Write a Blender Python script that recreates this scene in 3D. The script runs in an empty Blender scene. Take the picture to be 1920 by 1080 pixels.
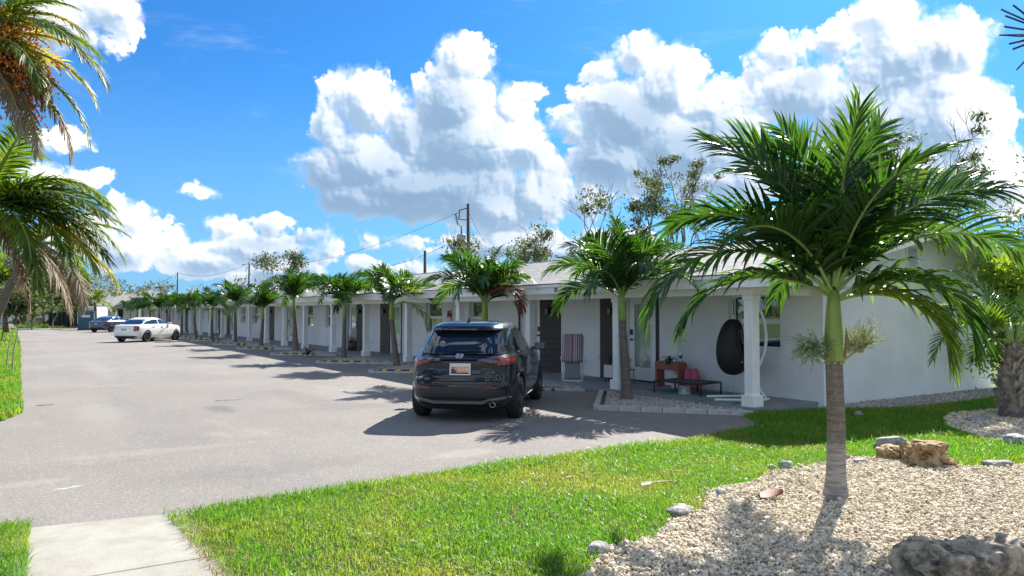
import bpy, bmesh, math, random
import numpy as np
from mathutils import Vector, Matrix
R = math.radians
RNG = random.Random(7)
NP = np.random.default_rng(11)
SC = bpy.context.scene
COL = SC.collection

# ------------------------------------------------------------------ camera
# world: +Y runs along the motel front (away from the camera), +X into the building
F = 1420.0; EZ = 1.75
YAW = math.atan2(910, F); PITCH = math.atan2(45, F)
cam_d = bpy.data.cameras.new("camera"); cam = bpy.data.objects.new("camera", cam_d); COL.objects.link(cam)
cam_d.sensor_width = 36; cam_d.lens = 36 * F / 1920; cam_d.clip_end = 3000; cam_d.clip_start = 0.05
cam.location = (0, 0, EZ); cam.rotation_euler = (math.pi / 2 + PITCH, 0, -YAW)
SC.camera = cam

def ray(px, py):
    a = (px - 960) / F; b = -(py - 540) / F
    f = math.cos(PITCH) - b * math.sin(PITCH); z = math.sin(PITCH) + b * math.cos(PITCH)
    s, c = math.sin(YAW), math.cos(YAW)
    return Vector((a * c + f * s, -a * s + f * c, z))
def gp(px, py, z=0.0):
    r = ray(px, py); t = (z - EZ) / r.z
    return Vector((r.x * t, r.y * t, z))
def at_depth(px, py, d):
    r = ray(px, py); k = d / (r.x * math.sin(YAW) + r.y * math.cos(YAW))
    return Vector((0, 0, EZ)) + r * k
def at_x(px, X):
    r = ray(px, 585); return r.y * X / r.x

# ------------------------------------------------------------------ light
SUN_DIR = Vector((1.06, 0.61, 1.0)).normalized()          # towards the sun
SUN_EL = math.asin(SUN_DIR.z); SUN_AZ = math.atan2(SUN_DIR.x, SUN_DIR.y)
sd = bpy.data.lights.new("sun", 'SUN'); sd.energy = 5.0; sd.angle = R(0.5); sd.color = (1.0, 0.955, 0.88)
so = bpy.data.objects.new("sun", sd); COL.objects.link(so)
so.rotation_euler = (-SUN_DIR).to_track_quat('-Z', 'Y').to_euler(); so.location = (30, 20, 40)
SC.view_settings.view_transform = 'Standard'; SC.view_settings.look = 'None'
SC.view_settings.exposure = 1.18; SC.view_settings.gamma = 1; SC.view_settings.use_curve_mapping = False
SC.render.engine = 'CYCLES'
SC.cycles.max_bounces = 8; SC.cycles.transparent_max_bounces = 12
SC.cycles.use_denoising = True

# ------------------------------------------------------------------ node helpers
class NT:
    def __init__(s, tree): s.t = tree
    def n(s, typ, **kw):
        n = s.t.nodes.new(typ)
        for k, v in kw.items(): setattr(n, k, v)
        return n
    def put(s, sock, v):
        if isinstance(v, bpy.types.NodeSocket): s.t.links.new(v, sock)
        elif v is not None: sock.default_value = v
    def math(s, op, a, b=None, c=None, clamp=False):
        n = s.n('ShaderNodeMath', operation=op, use_clamp=clamp)
        s.put(n.inputs[0], a); s.put(n.inputs[1], b); s.put(n.inputs[2], c)
        return n.outputs[0]
    def vmath(s, op, a, b=None, c=None, out=0):
        n = s.n('ShaderNodeVectorMath', operation=op)
        s.put(n.inputs[0], a); s.put(n.inputs[1], b); s.put(n.inputs[2], c)
        return n.outputs['Value'] if out == 'v' else n.outputs[0]
    def mix(s, f, a, b, blend='MIX'):
        n = s.n('ShaderNodeMix', data_type='RGBA', blend_type=blend)
        s.put(n.inputs[0], f); s.put(n.inputs[6], a); s.put(n.inputs[7], b)
        return n.outputs[2]
    def smooth(s, v, lo, hi, to0=0.0, to1=1.0):
        n = s.n('ShaderNodeMapRange', interpolation_type='SMOOTHSTEP')
        s.put(n.inputs[0], v); n.inputs[1].default_value = lo; n.inputs[2].default_value = hi
        n.inputs[3].default_value = to0; n.inputs[4].default_value = to1
        return n.outputs[0]
    def noise(s, vec, scale, detail=4, rough=0.55, out=0, dist=0.0):
        n = s.n('ShaderNodeTexNoise'); s.put(n.inputs['Vector'], vec)
        n.inputs['Scale'].default_value = scale; n.inputs['Detail'].default_value = detail
        n.inputs['Roughness'].default_value = rough; n.inputs['Distortion'].default_value = dist
        return n.outputs[out]

# ------------------------------------------------------------------ world: sky + computed cumulus
def sky_uv(px, py):
    r = ray(px, py).normalized(); return math.degrees(math.atan2(r.x, r.y)), math.degrees(math.asin(r.z))
CLOUDS = [(690,195,88,58),(640,180,40,38),(622,235,52,48),(620,320,78,60),(700,300,120,90),(870,128,54,54),(858,200,85,90),(880,280,130,100),
 (800,345,215,72),(665,365,100,52),(950,225,58,48),(985,290,72,70),(1000,365,95,60),(930,385,125,52),(1040,340,50,45),(760,240,62,60),(972,188,32,24),(590,330,40,40),
 (1190,108,50,50),(1128,138,34,34),(1250,155,84,62),(1180,220,115,85),(1078,240,58,40),(1330,180,82,50),(1390,225,66,50),(1290,270,165,90),(1180,290,115,80),(1095,375,70,42),(1350,330,130,60),
 (1480,100,66,44),(1580,85,44,48),(1430,130,46,34),(1500,170,125,62),(1650,35,78,42),(1700,115,120,82),(1800,90,104,72),(1850,50,60,36),(1620,210,135,72),(1760,240,155,105),(1850,230,62,90),(1650,330,205,100),(1860,350,120,70),
 (195,35,74,58),(165,85,58,48),(110,50,84,74),(238,6,48,24),(95,268,60,30),(196,328,32,19),(150,338,42,20),(371,351,20,13),
 (228,398,30,28),(260,430,52,38),(180,445,72,46),(240,480,88,46),(332,455,26,26),(420,425,58,27),(500,415,62,30),(575,440,52,28),(460,465,124,44),(610,475,50,38),(380,490,104,42),(500,510,124,37),
 (700,452,26,20),(760,445,56,18),(835,468,64,18),(960,455,145,42),(1120,455,125,42),(120,470,60,60),(60,330,60,40),(670,500,60,30),(780,500,80,30)]
SHADES = [(640,350,90,60,.8),(740,365,150,62,1),(845,250,55,125,.8),(860,340,120,85,.9),(800,270,55,60,.6),(1190,225,90,85,.9),(1270,275,140,60,.9),(1130,290,75,55,.8),(1720,115,66,28,.8),
 (1480,165,75,34,.7),(1540,235,75,40,.6),(470,455,75,24,.8),(560,440,50,16,.6),(190,480,75,30,.4),(400,500,60,20,.4),(1350,265,70,40,.8),(110,80,60,40,.35),(1400,300,60,50,.5)]
CL = []
for cx, cy, rx, ry in CLOUDS:
    u, v = sky_uv(cx, cy); u1, _ = sky_uv(cx + rx, cy); _, v1 = sky_uv(cx, cy - ry); CL.append((u, v, abs(u1 - u), abs(v1 - v)))
SHD = []
for cx, cy, rx, ry, k in SHADES:
    u, v = sky_uv(cx, cy); u1, _ = sky_uv(cx + rx, cy); _, v1 = sky_uv(cx, cy - ry); SHD.append((u, v, abs(u1 - u), abs(v1 - v), k))
def smst(x, a, b): t = np.clip((x - a) / (b - a), 0, 1); return t * t * (3 - 2 * t)
_tab = np.random.default_rng(5).random((8, 256, 256)).astype(np.float32)
def vnoise(x, y, k):
    xi = np.floor(x); yi = np.floor(y); fx = x - xi; fy = y - yi; fx = fx*fx*fx*(fx*(fx*6-15)+10); fy = fy*fy*fy*(fy*(fy*6-15)+10)
    xi = xi.astype(np.int32) & 255; yi = yi.astype(np.int32) & 255; x1 = (xi + 1) & 255; y1 = (yi + 1) & 255; t = _tab[k]
    return (t[yi, xi]*(1-fx) + t[yi, x1]*fx)*(1-fy) + (t[y1, xi]*(1-fx) + t[y1, x1]*fx)*fy
def fbm(x, y, f, n, k0=0, g=0.5, bil=False):
    s = 0; a = 1; tot = 0
    for i in range(n):
        c, sn = math.cos(i * 1.1), math.sin(i * 1.1); v = vnoise((x*c - y*sn) * f + 17.3 * i, (x*sn + y*c) * f + 9.1 * i, (k0 + i) % 8)
        if bil: v = 1 - np.abs(2 * v - 1) ** 0.75 * 1.0
        s = s + a * v; tot += a; a *= g; f *= 2.03
    return s / tot
def cloud_field(A, E_, hi=True):
    A = A.astype(np.float32); E_ = E_.astype(np.float32)
    wx = A + 2.2 * (fbm(A, E_, 0.16, 4, 0) - .5); wy = E_ + 2.2 * (fbm(A, E_, 0.16, 4, 3) - .5)
    d = np.full(A.shape, -9.0, np.float32)
    for u, v, ru, rv in CL:
        l = np.sqrt(((wx - u) / ru) ** 2 + ((wy - v) / rv) ** 2); d = np.maximum(d, (1 - l) * math.sqrt(ru * rv))
    # round cauliflower lobes at several sizes
    b = 1.05 * (fbm(wx, wy, 0.30, 1, 1, bil=True) - .5) + 0.85 * (.55 - fbm(wx, wy, 0.62, 2, 2, bil=True)) + 0.55 * (.55 - fbm(wx, wy, 1.5, 3, 4, .6, bil=True)) 
    d2 = d + b + 0.30 * (fbm(A, E_, 3.2, 3, 6, .6) - .5) + 0.15 - 0.35 * (1 - smst(E_, 3, 15))
    if not hi:   # more clouds all round, away from the pictured part
        m = np.clip((np.abs((A - 32.65 + 180) % 360 - 180) - 38) / 10, 0, 1); n = fbm(A * .5, E_ * .9, 0.11, 5, 5)
        d2 = np.maximum(d2, (n - 0.47) * 14 * m + b * .6 - (1 - m) * 9 - np.clip((E_ - 55) / 10, 0, 5))
    return d2
def cloud_image(name, a0, a1, e0, e1, res, hi):
    w, h = int((a1 - a0) * res), int((e1 - e0) * res)
    A, E_ = np.meshgrid(a0 + (np.arange(w) + .5) / res, e0 + (np.arange(h) + .5) / res)
    d = cloud_field(A, E_, hi); wisp = fbm(A, E_, .5, 5, 2, .6)
    al = smst(d, -.05, 0.30 + 1.3 * smst(wisp, .44, .68))
    sx, sy = 0.62, 0.78; tau = np.zeros_like(d); dd = np.maximum(d, 0)
    for i in range(1, 15):
        st = 0.28 * i * (1 + .08 * i); ox, oy = int(round(sx * st * res)), int(round(sy * st * res))
        sh_ = np.zeros_like(dd); sh_[:h - oy if oy else h, :w - ox if ox else w] = dd[oy:, ox:]; tau += np.minimum(sh_, 2.5) * .28 * (1 + .16 * i)
    light = np.exp(-0.16 * tau)
    o = max(1, int(.22 * res)); rel = np.zeros_like(d); rel[:-o, :-o] = d[:-o, :-o] - d[o:, o:]
    o2 = max(1, int(.7 * res)); rel2 = np.zeros_like(d); rel2[:-o2, :-o2] = d[:-o2, :-o2] - d[o2:, o2:]
    relief = np.clip(.5 + 1.1 * rel + .42 * rel2, 0, 1)
    s = np.zeros_like(d); wn = 1.6 * (fbm(A, E_, .5, 4, 1) - .5)
    for u, v, ru, rv, k in SHD: s = np.maximum(s, k * smst(1.25 - np.sqrt(((A + wn - u) / ru) ** 2 + ((E_ + wn - v) / rv) ** 2), 0, 1.0))
    thin = 1 - smst(d, .1, 1.6)
    L_ = np.clip(0.46 * light + 0.50 * relief + .24 * thin * (1 - s * .4) + .10 * (1 - s), 0, 1) * (1 - .50 * s * (1 - .45 * relief) * (1 - thin))
    L_ = np.clip(L_ + .06 * (wisp - .5), 0, 1)
    q = max(1, int(.13 * res)); bl = L_.copy()
    for ax in (0, 1):
        bl = sum(np.roll(bl, k_, ax) for k_ in range(-q, q + 1)) / (2 * q + 1)
    L_ = .35 * L_ + .65 * bl
    if not hi:   # clouds away from the sun are lit from the front
        L_ = np.clip(L_ + .22 * smst(-np.cos(np.radians(A - 56.3)), -.2, .6), 0, 1)
    im = bpy.data.images.new(name, w, h, alpha=False, float_buffer=True, is_data=True)
    buf = np.ones((h, w, 4), np.float32); buf[..., 0] = al; buf[..., 1] = L_; buf[..., 2] = 0; im.pixels.foreach_set(buf.ravel()); im.pack(); return im
W = bpy.data.worlds.new("World"); SC.world = W; W.use_nodes = True
wt = W.node_tree; wt.nodes.clear(); T = NT(wt)
sky = T.n('ShaderNodeTexSky', sky_type='NISHITA'); sky.sun_disc = False
sky.sun_elevation = SUN_EL; sky.sun_rotation = SUN_AZ
sky.air_density = 1.0; sky.dust_density = 0.5; sky.ozone_density = 2.5
tc = T.n('ShaderNodeTexCoord'); sep = T.n('ShaderNodeSeparateXYZ'); T.put(sep.inputs[0], tc.outputs['Generated'])
az = T.math('MULTIPLY', T.math('ARCTAN2', sep.outputs[0], sep.outputs[1]), 180 / math.pi)
el = T.math('MULTIPLY', T.math('ARCSINE', sep.outputs[2]), 180 / math.pi)
def cloud_tex(im, a0, a1, e0, e1):
    c = T.n('ShaderNodeCombineXYZ'); T.put(c.inputs[0], T.math('DIVIDE', T.math('SUBTRACT', az, a0), a1 - a0)); T.put(c.inputs[1], T.math('DIVIDE', T.math('SUBTRACT', el, e0), e1 - e0))
    t = T.n('ShaderNodeTexImage', image=im, interpolation='Linear', extension='EXTEND'); T.put(t.inputs[0], c.outputs[0]); return t.outputs[0]
HI = (-14, 84, -2, 46); LO = (-180, 180, -2, 90)
thi = cloud_tex(cloud_image("cumulus_near", *HI, 20, True), *HI); tlo = cloud_tex(cloud_image("cumulus_round", *LO, 4, False), *LO)
ia = T.math('MULTIPLY', T.smooth(az, HI[0] + 1, HI[0] + 6), T.smooth(az, HI[1] - 6, HI[1] - 1, 1, 0)); ie = T.smooth(el, HI[3] - 7, HI[3] - 1, 1, 0)
tt = T.n('ShaderNodeSeparateColor'); T.put(tt.inputs[0], T.mix(T.math('MULTIPLY', ia, ie), tlo, thi))
alpha, lightv = tt.outputs[0], tt.outputs[1]
ramp = T.n('ShaderNodeValToRGB'); T.put(ramp.inputs[0], lightv); cr_ = ramp.color_ramp; KW = 8.4
stops = [(0.0, (.27, .42, .62)), (.28, (.38, .54, .75)), (.50, (.58, .72, .90)), (.70, (.82, .91, 1.02)), (.86, (1.04, 1.08, 1.12)), (1.0, (1.5, 1.5, 1.5))]
for i, (p_, c_) in enumerate(stops):
    e = cr_.elements[i] if i < 2 else cr_.elements.new(p_)
    e.position = p_; e.color = c_ + (1,)
ccol = T.vmath('SCALE', ramp.outputs[0]); ccol.node.inputs['Scale'].default_value = KW
skyc = T.mix(1.0, sky.outputs[0], (0.215, 0.70, 1.20, 1), 'MULTIPLY')
skyc = T.mix(T.smooth(el, 0.0, 19, 0.62, 0.0), skyc, (2.6, 4.9, 7.8, 1))
wz = T.n('ShaderNodeCombineXYZ'); T.put(wz.inputs[0], T.math('MULTIPLY', az, .06)); T.put(wz.inputs[1], T.math('MULTIPLY', el, .28))
wi = T.smooth(T.noise(wz.outputs[0], 1.1, 8, 0.66, dist=0.7), 0.52, 0.86, 0, .40)
full = T.mix(T.math('MULTIPLY', wi, T.smooth(el, 5, 14)), skyc, (6.5, 7.4, 8.2, 1))
full = T.mix(alpha, full, ccol)
full = T.mix(T.smooth(sep.outputs[2], -0.02, 0.0), (1.4, 1.5, 1.2, 1), full)
bg = T.n('ShaderNodeBackground'); T.put(bg.inputs[0], full); bg.inputs[1].default_value = 0.056
wo = T.n('ShaderNodeOutputWorld'); T.put(wo.inputs[0], bg.outputs[0])
W.cycles.sampling_method = 'MANUAL'; W.cycles.sample_map_resolution = 512

# ------------------------------------------------------------------ materials
MATS = {}
def mat(name, col, rough=0.6, col2=None, scale=5.0, bump=0.0, bscale=None, metal=0.0, spec=0.5, coat=0.0, transl=None, detail=5, lo=0.35, hi=0.65, stretch=None, emis=None, coords='Object'):
    if name in MATS: return MATS[name]
    m = bpy.data.materials.new(name); m.use_nodes = True; t = m.node_tree; t.nodes.clear(); N = NT(t)
    p = N.n('ShaderNodeBsdfPrincipled'); o = N.n('ShaderNodeOutputMaterial')
    p.inputs['Roughness'].default_value = rough; p.inputs['Metallic'].default_value = metal
    p.inputs['Specular IOR Level'].default_value = spec; p.inputs['Coat Weight'].default_value = coat; p.inputs['Coat Roughness'].default_value = 0.04
    c = tuple(col) + (1,)
    vec = None
    if col2 is not None or bump:
        vec = N.n('ShaderNodeTexCoord').outputs[coords]
        if stretch: vec = N.vmath('MULTIPLY', vec, stretch)
    if col2 is not None:
        f = N.smooth(N.noise(vec, scale, detail, 0.6), lo, hi)
        c = N.mix(f, tuple(col) + (1,), tuple(col2) + (1,))
    N.put(p.inputs['Base Color'], c)
    if emis: p.inputs['Emission Color'].default_value = tuple(emis) + (1,); p.inputs['Emission Strength'].default_value = 1
    if bump:
        b = N.n('ShaderNodeBump'); b.inputs['Strength'].default_value = 1; b.inputs['Distance'].default_value = bump
        N.put(b.inputs['Height'], N.noise(vec, bscale or scale * 3, 5, 0.6)); N.put(p.inputs['Normal'], b.outputs[0])
    out = p.outputs[0]
    if transl:
        tr = N.n('ShaderNodeBsdfTranslucent'); k, tcx = transl
        if col2 is not None:
            rat = tuple(tcx[i] / max(col[i], 1e-4) for i in range(3))
            N.put(tr.inputs[0], N.mix(1.0, c, rat + (1,), 'MULTIPLY'))
        else: tr.inputs[0].default_value = tuple(tcx) + (1,)
        mx = N.n('ShaderNodeMixShader'); mx.inputs[0].default_value = k
        N.put(mx.inputs[1], out); N.put(mx.inputs[2], tr.outputs[0]); out = mx.outputs[0]
    N.put(o.inputs[0], out)
    MATS[name] = m; return m

def rand_tint(m, amt=0.25):
    """per-mesh-island colour variation (each leaflet, blade, pebble has its own tone)"""
    t = m.node_tree; N = NT(t)
    g = N.n('ShaderNodeNewGeometry')
    for n in list(t.nodes):
        if n.type in ('BSDF_PRINCIPLED', 'BSDF_TRANSLUCENT'):
            s = n.inputs[0]
            src = s.links[0].from_socket if s.links else None
            v = N.math('MULTIPLY_ADD', g.outputs['Random Per Island'], 2 * amt, 1 - amt)
            mul = N.n('ShaderNodeVectorMath', operation='SCALE')
            if src: t.links.new(src, mul.inputs[0])
            else: mul.inputs[0].default_value = tuple(s.default_value)[:3]
            t.links.new(v, mul.inputs['Scale']); t.links.new(mul.outputs[0], s)
    return m

def glass_mat(name, tint, refl=0.5):
    m = bpy.data.materials.new(name); m.use_nodes = True; t = m.node_tree; t.nodes.clear(); N = NT(t)
    gl = N.n('ShaderNodeBsdfGlossy'); gl.inputs['Roughness'].default_value = 0.02; gl.inputs[0].default_value = (0.9, 1, 0.98, 1)
    tr = N.n('ShaderNodeBsdfTransparent'); tr.inputs[0].default_value = tint + (1,)
    fr = N.n('ShaderNodeFresnel'); fr.inputs[0].default_value = 1.5
    f = N.math('ADD', N.math('MULTIPLY', fr.outputs[0], 1.6), refl, clamp=True)
    mx = N.n('ShaderNodeMixShader'); N.put(mx.inputs[0], f); N.put(mx.inputs[1], tr.outputs[0]); N.put(mx.inputs[2], gl.outputs[0])
    o = N.n('ShaderNodeOutputMaterial'); N.put(o.inputs[0], mx.outputs[0]); MATS[name] = m; return m

def asphalt():
    m = bpy.data.materials.new("asphalt"); m.use_nodes = True; t = m.node_tree; t.nodes.clear(); N = NT(t)
    p = N.n('ShaderNodeBsdfPrincipled'); o = N.n('ShaderNodeOutputMaterial'); v = N.n('ShaderNodeTexCoord').outputs['Object']
    big = N.smooth(N.noise(v, 0.22, 5, 0.6), 0.35, 0.68)
    c = N.mix(big, (0.215, 0.193, 0.174, 1), (0.262, 0.237, 0.214, 1))
    mid = N.smooth(N.noise(N.vmath('MULTIPLY', v, (1.0, 0.22, 1)), 0.9, 6, 0.65), 0.50, 0.72, 0, 0.6)
    c = N.mix(mid, c, (0.17, 0.157, 0.15, 1))
    dust = N.smooth(N.noise(N.vmath('MULTIPLY', v, (1, 0.5, 1)), 0.55, 7, 0.7), 0.54, 0.70, 0, 0.6)
    c = N.mix(dust, c, (0.35, 0.32, 0.28, 1))
    spk = N.n('ShaderNodeTexVoronoi'); N.put(spk.inputs['Vector'], v); spk.inputs['Scale'].default_value = 75
    sc_ = N.n('ShaderNodeSeparateColor'); N.put(sc_.inputs[0], spk.outputs['Color'])
    c = N.mix(N.smooth(sc_.outputs[0], 0.0, 1.0, 0.0, 0.30), c, (0.125, 0.115, 0.108, 1))
    c = N.mix(N.smooth(sc_.outputs[1], 0.82, 0.92, 0.0, 0.40), c, (0.48, 0.46, 0.43, 1))
    c = N.mix(N.smooth(N.noise(v, 45, 3, 0.6), 0.4, 0.66, 0, 0.15), c, (0.38, 0.36, 0.33, 1))
    # small round oil spots and dark specks
    sp = N.n('ShaderNodeTexVoronoi'); N.put(sp.inputs['Vector'], v); sp.inputs['Scale'].default_value = 1.5
    c = N.mix(N.smooth(sp.outputs['Distance'], 0.012, 0.022, 0.85, 0.0), c, (0.05, 0.045, 0.04, 1))
    # hairline cracks
    cr = N.n('ShaderNodeTexVoronoi', feature='DISTANCE_TO_EDGE'); N.put(cr.inputs['Vector'], N.vmath('ADD', v, N.vmath('MULTIPLY', N.noise(v, 0.8, 5, 0.7, out=1), (1.6, 1.6, 0)))); cr.inputs['Scale'].default_value = 0.16
    ck = N.math('MULTIPLY', N.smooth(cr.outputs['Distance'], 0.0008, 0.0022, 0.4, 0.0), N.smooth(N.noise(v, 0.3, 2, 0.5), 0.45, 0.6))
    c = N.mix(ck, c, (0.12, 0.11, 0.10, 1))
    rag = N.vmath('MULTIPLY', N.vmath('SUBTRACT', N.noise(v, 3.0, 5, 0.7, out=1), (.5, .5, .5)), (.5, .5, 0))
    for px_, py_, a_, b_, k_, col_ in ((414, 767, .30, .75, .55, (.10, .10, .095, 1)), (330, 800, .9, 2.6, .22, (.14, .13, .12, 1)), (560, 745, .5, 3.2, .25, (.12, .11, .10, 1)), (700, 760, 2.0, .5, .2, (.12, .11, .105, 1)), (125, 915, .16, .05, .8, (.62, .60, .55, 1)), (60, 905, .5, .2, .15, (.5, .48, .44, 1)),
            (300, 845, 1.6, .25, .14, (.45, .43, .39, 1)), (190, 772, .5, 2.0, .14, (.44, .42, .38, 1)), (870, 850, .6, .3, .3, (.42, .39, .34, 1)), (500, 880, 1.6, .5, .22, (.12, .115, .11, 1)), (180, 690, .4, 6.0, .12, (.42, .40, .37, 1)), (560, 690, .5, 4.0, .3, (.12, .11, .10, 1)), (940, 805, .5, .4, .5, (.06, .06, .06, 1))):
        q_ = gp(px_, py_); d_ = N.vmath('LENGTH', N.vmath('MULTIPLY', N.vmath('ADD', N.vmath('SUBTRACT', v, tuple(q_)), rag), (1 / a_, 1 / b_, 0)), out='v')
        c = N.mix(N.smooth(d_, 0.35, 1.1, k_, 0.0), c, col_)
    N.put(p.inputs['Base Color'], c); p.inputs['Roughness'].default_value = 0.88; p.inputs['Specular IOR Level'].default_value = 0.3
    b = N.n('ShaderNodeBump'); b.inputs['Distance'].default_value = 0.004; N.put(b.inputs['Height'], N.math('ADD', N.noise(v, 110, 3, 0.7), sc_.outputs[2])); N.put(p.inputs['Normal'], b.outputs[0])
    N.put(o.inputs[0], p.outputs[0]); MATS['asphalt'] = m; return m
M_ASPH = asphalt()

def concrete():
    m = bpy.data.materials.new("concrete"); m.use_nodes = True; t = m.node_tree; t.nodes.clear(); N = NT(t)
    p = N.n('ShaderNodeBsdfPrincipled'); o = N.n('ShaderNodeOutputMaterial'); v = N.n('ShaderNodeTexCoord').outputs['Object']
    c = N.mix(N.smooth(N.noise(v, 1.6, 7, 0.66), 0.38, 0.66), (0.36, 0.34, 0.29, 1), (0.28, 0.26, 0.22, 1))
    c = N.mix(N.smooth(N.noise(v, 14, 7, 0.75), 0.54, 0.70, 0, 0.55), c, (0.34, 0.32, 0.27, 1))
    c = N.mix(N.smooth(N.noise(v, 60, 4, 0.7), 0.58, 0.7, 0, 0.5), c, (0.28, 0.26, 0.22, 1))
    N.put(p.inputs['Base Color'], c); p.inputs['Roughness'].default_value = 0.85
    b = N.n('ShaderNodeBump'); b.inputs['Distance'].default_value = 0.004; N.put(b.inputs['Height'], N.noise(v, 60, 5, 0.7)); N.put(p.inputs['Normal'], b.outputs[0])
    N.put(o.inputs[0], p.outputs[0]); MATS['concrete'] = m; return m
M_CONC = concrete()

def shingle_mat():
    m = bpy.data.materials.new("shingles"); m.use_nodes = True; t = m.node_tree; t.nodes.clear(); N = NT(t)
    p = N.n('ShaderNodeBsdfPrincipled'); o = N.n('ShaderNodeOutputMaterial'); v = N.n('ShaderNodeTexCoord').outputs['Object']
    sx = N.n('ShaderNodeSeparateXYZ'); N.put(sx.inputs[0], v)
    cb = N.n('ShaderNodeCombineXYZ'); N.put(cb.inputs[0], sx.outputs[1]); N.put(cb.inputs[1], N.math('MULTIPLY', sx.outputs[0], 1.02))
    br = N.n('ShaderNodeTexBrick'); N.put(br.inputs['Vector'], cb.outputs[0]); br.inputs['Scale'].default_value = 1
    br.inputs['Brick Width'].default_value = 0.24; br.inputs['Row Height'].default_value = 0.14; br.inputs['Mortar Size'].default_value = 0.006
    br.inputs['Color1'].default_value = (0.23, 0.228, 0.225, 1); br.inputs['Color2'].default_value = (0.075, 0.075, 0.08, 1); br.inputs['Mortar'].default_value = (0.07, 0.07, 0.07, 1); br.inputs['Bias'].default_value = -0.2
    c = N.mix(N.smooth(N.noise(v, 30, 4, 0.7), 0.4, 0.65, 0, 0.5), br.outputs['Color'], (0.25, 0.245, 0.24, 1))
    N.put(p.inputs['Base Color'], c); p.inputs['Roughness'].default_value = 0.85
    b = N.n('ShaderNodeBump'); b.inputs['Distance'].default_value = 0.012; N.put(b.inputs['Height'], N.math('ADD', N.math('MULTIPLY', br.outputs['Fac'], -1.0), N.noise(v, 40, 4, 0.7))); N.put(p.inputs['Normal'], b.outputs[0])
    N.put(o.inputs[0], p.outputs[0]); MATS['shingles'] = m; return m
M_SHING = shingle_mat()

M_STUCCO = mat("white stucco", (0.87, 0.87, 0.855), 0.85, (0.775, 0.78, 0.77), 1.1, 0.006, 22)
M_TRIM = mat("white painted trim", (0.86, 0.86, 0.84), 0.45, (0.80, 0.80, 0.77), 3.0, 0.0)
M_SOFF = mat("bounce tinted soffit", (0.74, 0.73, 0.64), 0.6)  # yellowish ground bounce is put into the soffit's base colour
M_PLANK = mat("dark stained plank", (0.032, 0.027, 0.025), 0.55, (0.055, 0.045, 0.040), 6, 0.002, 40, stretch=(1, 0.15, 3))
M_PLANKB = mat("dark brown plank", (0.06, 0.05, 0.043), 0.55, (0.095, 0.078, 0.066), 6, 0.002, 40, stretch=(1, 0.15, 3))
M_BLACK = mat("matt black", (0.015, 0.015, 0.017), 0.5)
M_DARKROOM = mat("dark interior", (0.02, 0.024, 0.024), 0.9)
M_SLAB = mat("porch grey paint", (0.26, 0.28, 0.30), 0.6, (0.20, 0.22, 0.235), 1.5, 0.001, 20)
M_FROST = mat("frosted door glass", (0.34, 0.42, 0.40), 0.10, (0.24, 0.33, 0.31), 2.5, spec=0.9, coat=0.6)
M_GLASS = glass_mat("window glass", (0.45, 0.60, 0.56), 0.12)
M_BLIND = mat("window blind", (0.20, 0.26, 0.27), 0.6)
M_CURB = mat("grey curb concrete", (0.50, 0.50, 0.48), 0.85, (0.38, 0.38, 0.36), 6, 0.004, 50)
M_RUB = mat("black rubber", (0.022, 0.022, 0.024), 0.75, (0.035, 0.035, 0.036), 30)
M_YEL = mat("yellow reflective paint", (0.62, 0.42, 0.03), 0.5, (0.42, 0.30, 0.04), 20)
M_TYRE = mat("tyre rubber", (0.018, 0.018, 0.019), 0.7)
M_RIM = mat("dark machined rim", (0.22, 0.22, 0.23), 0.25, metal=0.9)
M_SILVER = mat("silver metal", (0.62, 0.62, 0.62), 0.28, metal=1.0)
M_CHROME = mat("chrome", (0.8, 0.8, 0.8), 0.08, metal=1.0)
M_GRAV = rand_tint(mat("pale limestone gravel", (0.72, 0.63, 0.48), 0.85, (0.50, 0.41, 0.29), 9), 0.34)
M_GRAVG = rand_tint(mat("grey gravel", (0.45, 0.43, 0.39), 0.85, (0.32, 0.31, 0.28), 30), 0.3)
M_GBED = mat("gravel bed", (0.44, 0.38, 0.29), 0.95, (0.24, 0.21, 0.17), 40, 0.01, 60)
M_GBEDG = mat("grey gravel bed", (0.32, 0.31, 0.28), 0.95, (0.15, 0.145, 0.13), 45, 0.012, 60)
M_SOIL = mat("lawn soil", (0.035, 0.06, 0.015), 0.95, (0.06, 0.06, 0.025), 3, 0.01, 40)
M_LAND = mat("distant grass", (0.07, 0.13, 0.03), 0.95, (0.12, 0.14, 0.06), 0.5, 0.02, 8)
M_GRASS = rand_tint(mat("grass blade", (0.10, 0.24, 0.018), 0.42, (0.235, 0.275, 0.05), 0.7, transl=(0.46, (0.21, 0.47, 0.022)), spec=0.4, lo=0.42, hi=0.72), 0.45)
M_GRASSD = rand_tint(mat("dry grass blade", (0.36, 0.29, 0.11), 0.6, transl=(0.4, (0.5, 0.4, 0.12))), 0.3)

# palm / foliage
def leafm(name, c, c2, tr, k=0.42, rough=0.34, amt=0.22, spec=0.5):
    return rand_tint(mat(name, c, rough, c2, 1.6, transl=(k, tr), spec=spec), amt)
M_PLEAF = leafm("palm leaflet", (0.018, 0.055, 0.013), (0.034, 0.088, 0.017), (0.062, 0.175, 0.009), 0.36)
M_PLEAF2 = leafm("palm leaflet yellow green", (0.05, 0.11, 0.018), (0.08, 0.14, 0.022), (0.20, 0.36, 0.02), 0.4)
M_CLEAF = leafm("coconut leaflet", (0.035, 0.075, 0.014), (0.07, 0.11, 0.02), (0.16, 0.30, 0.015), 0.42, 0.45, 0.22, 0.3)
M_YLEAF = leafm("yellowing leaflet", (0.10, 0.14, 0.02), (0.22, 0.20, 0.04), (0.42, 0.48, 0.03), 0.42, 0.45, 0.22, 0.3)
M_DLEAF = leafm("dry brown leaflet", (0.20, 0.145, 0.085), (0.30, 0.235, 0.15), (0.26, 0.18, 0.09), 0.2, 0.7)
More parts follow.
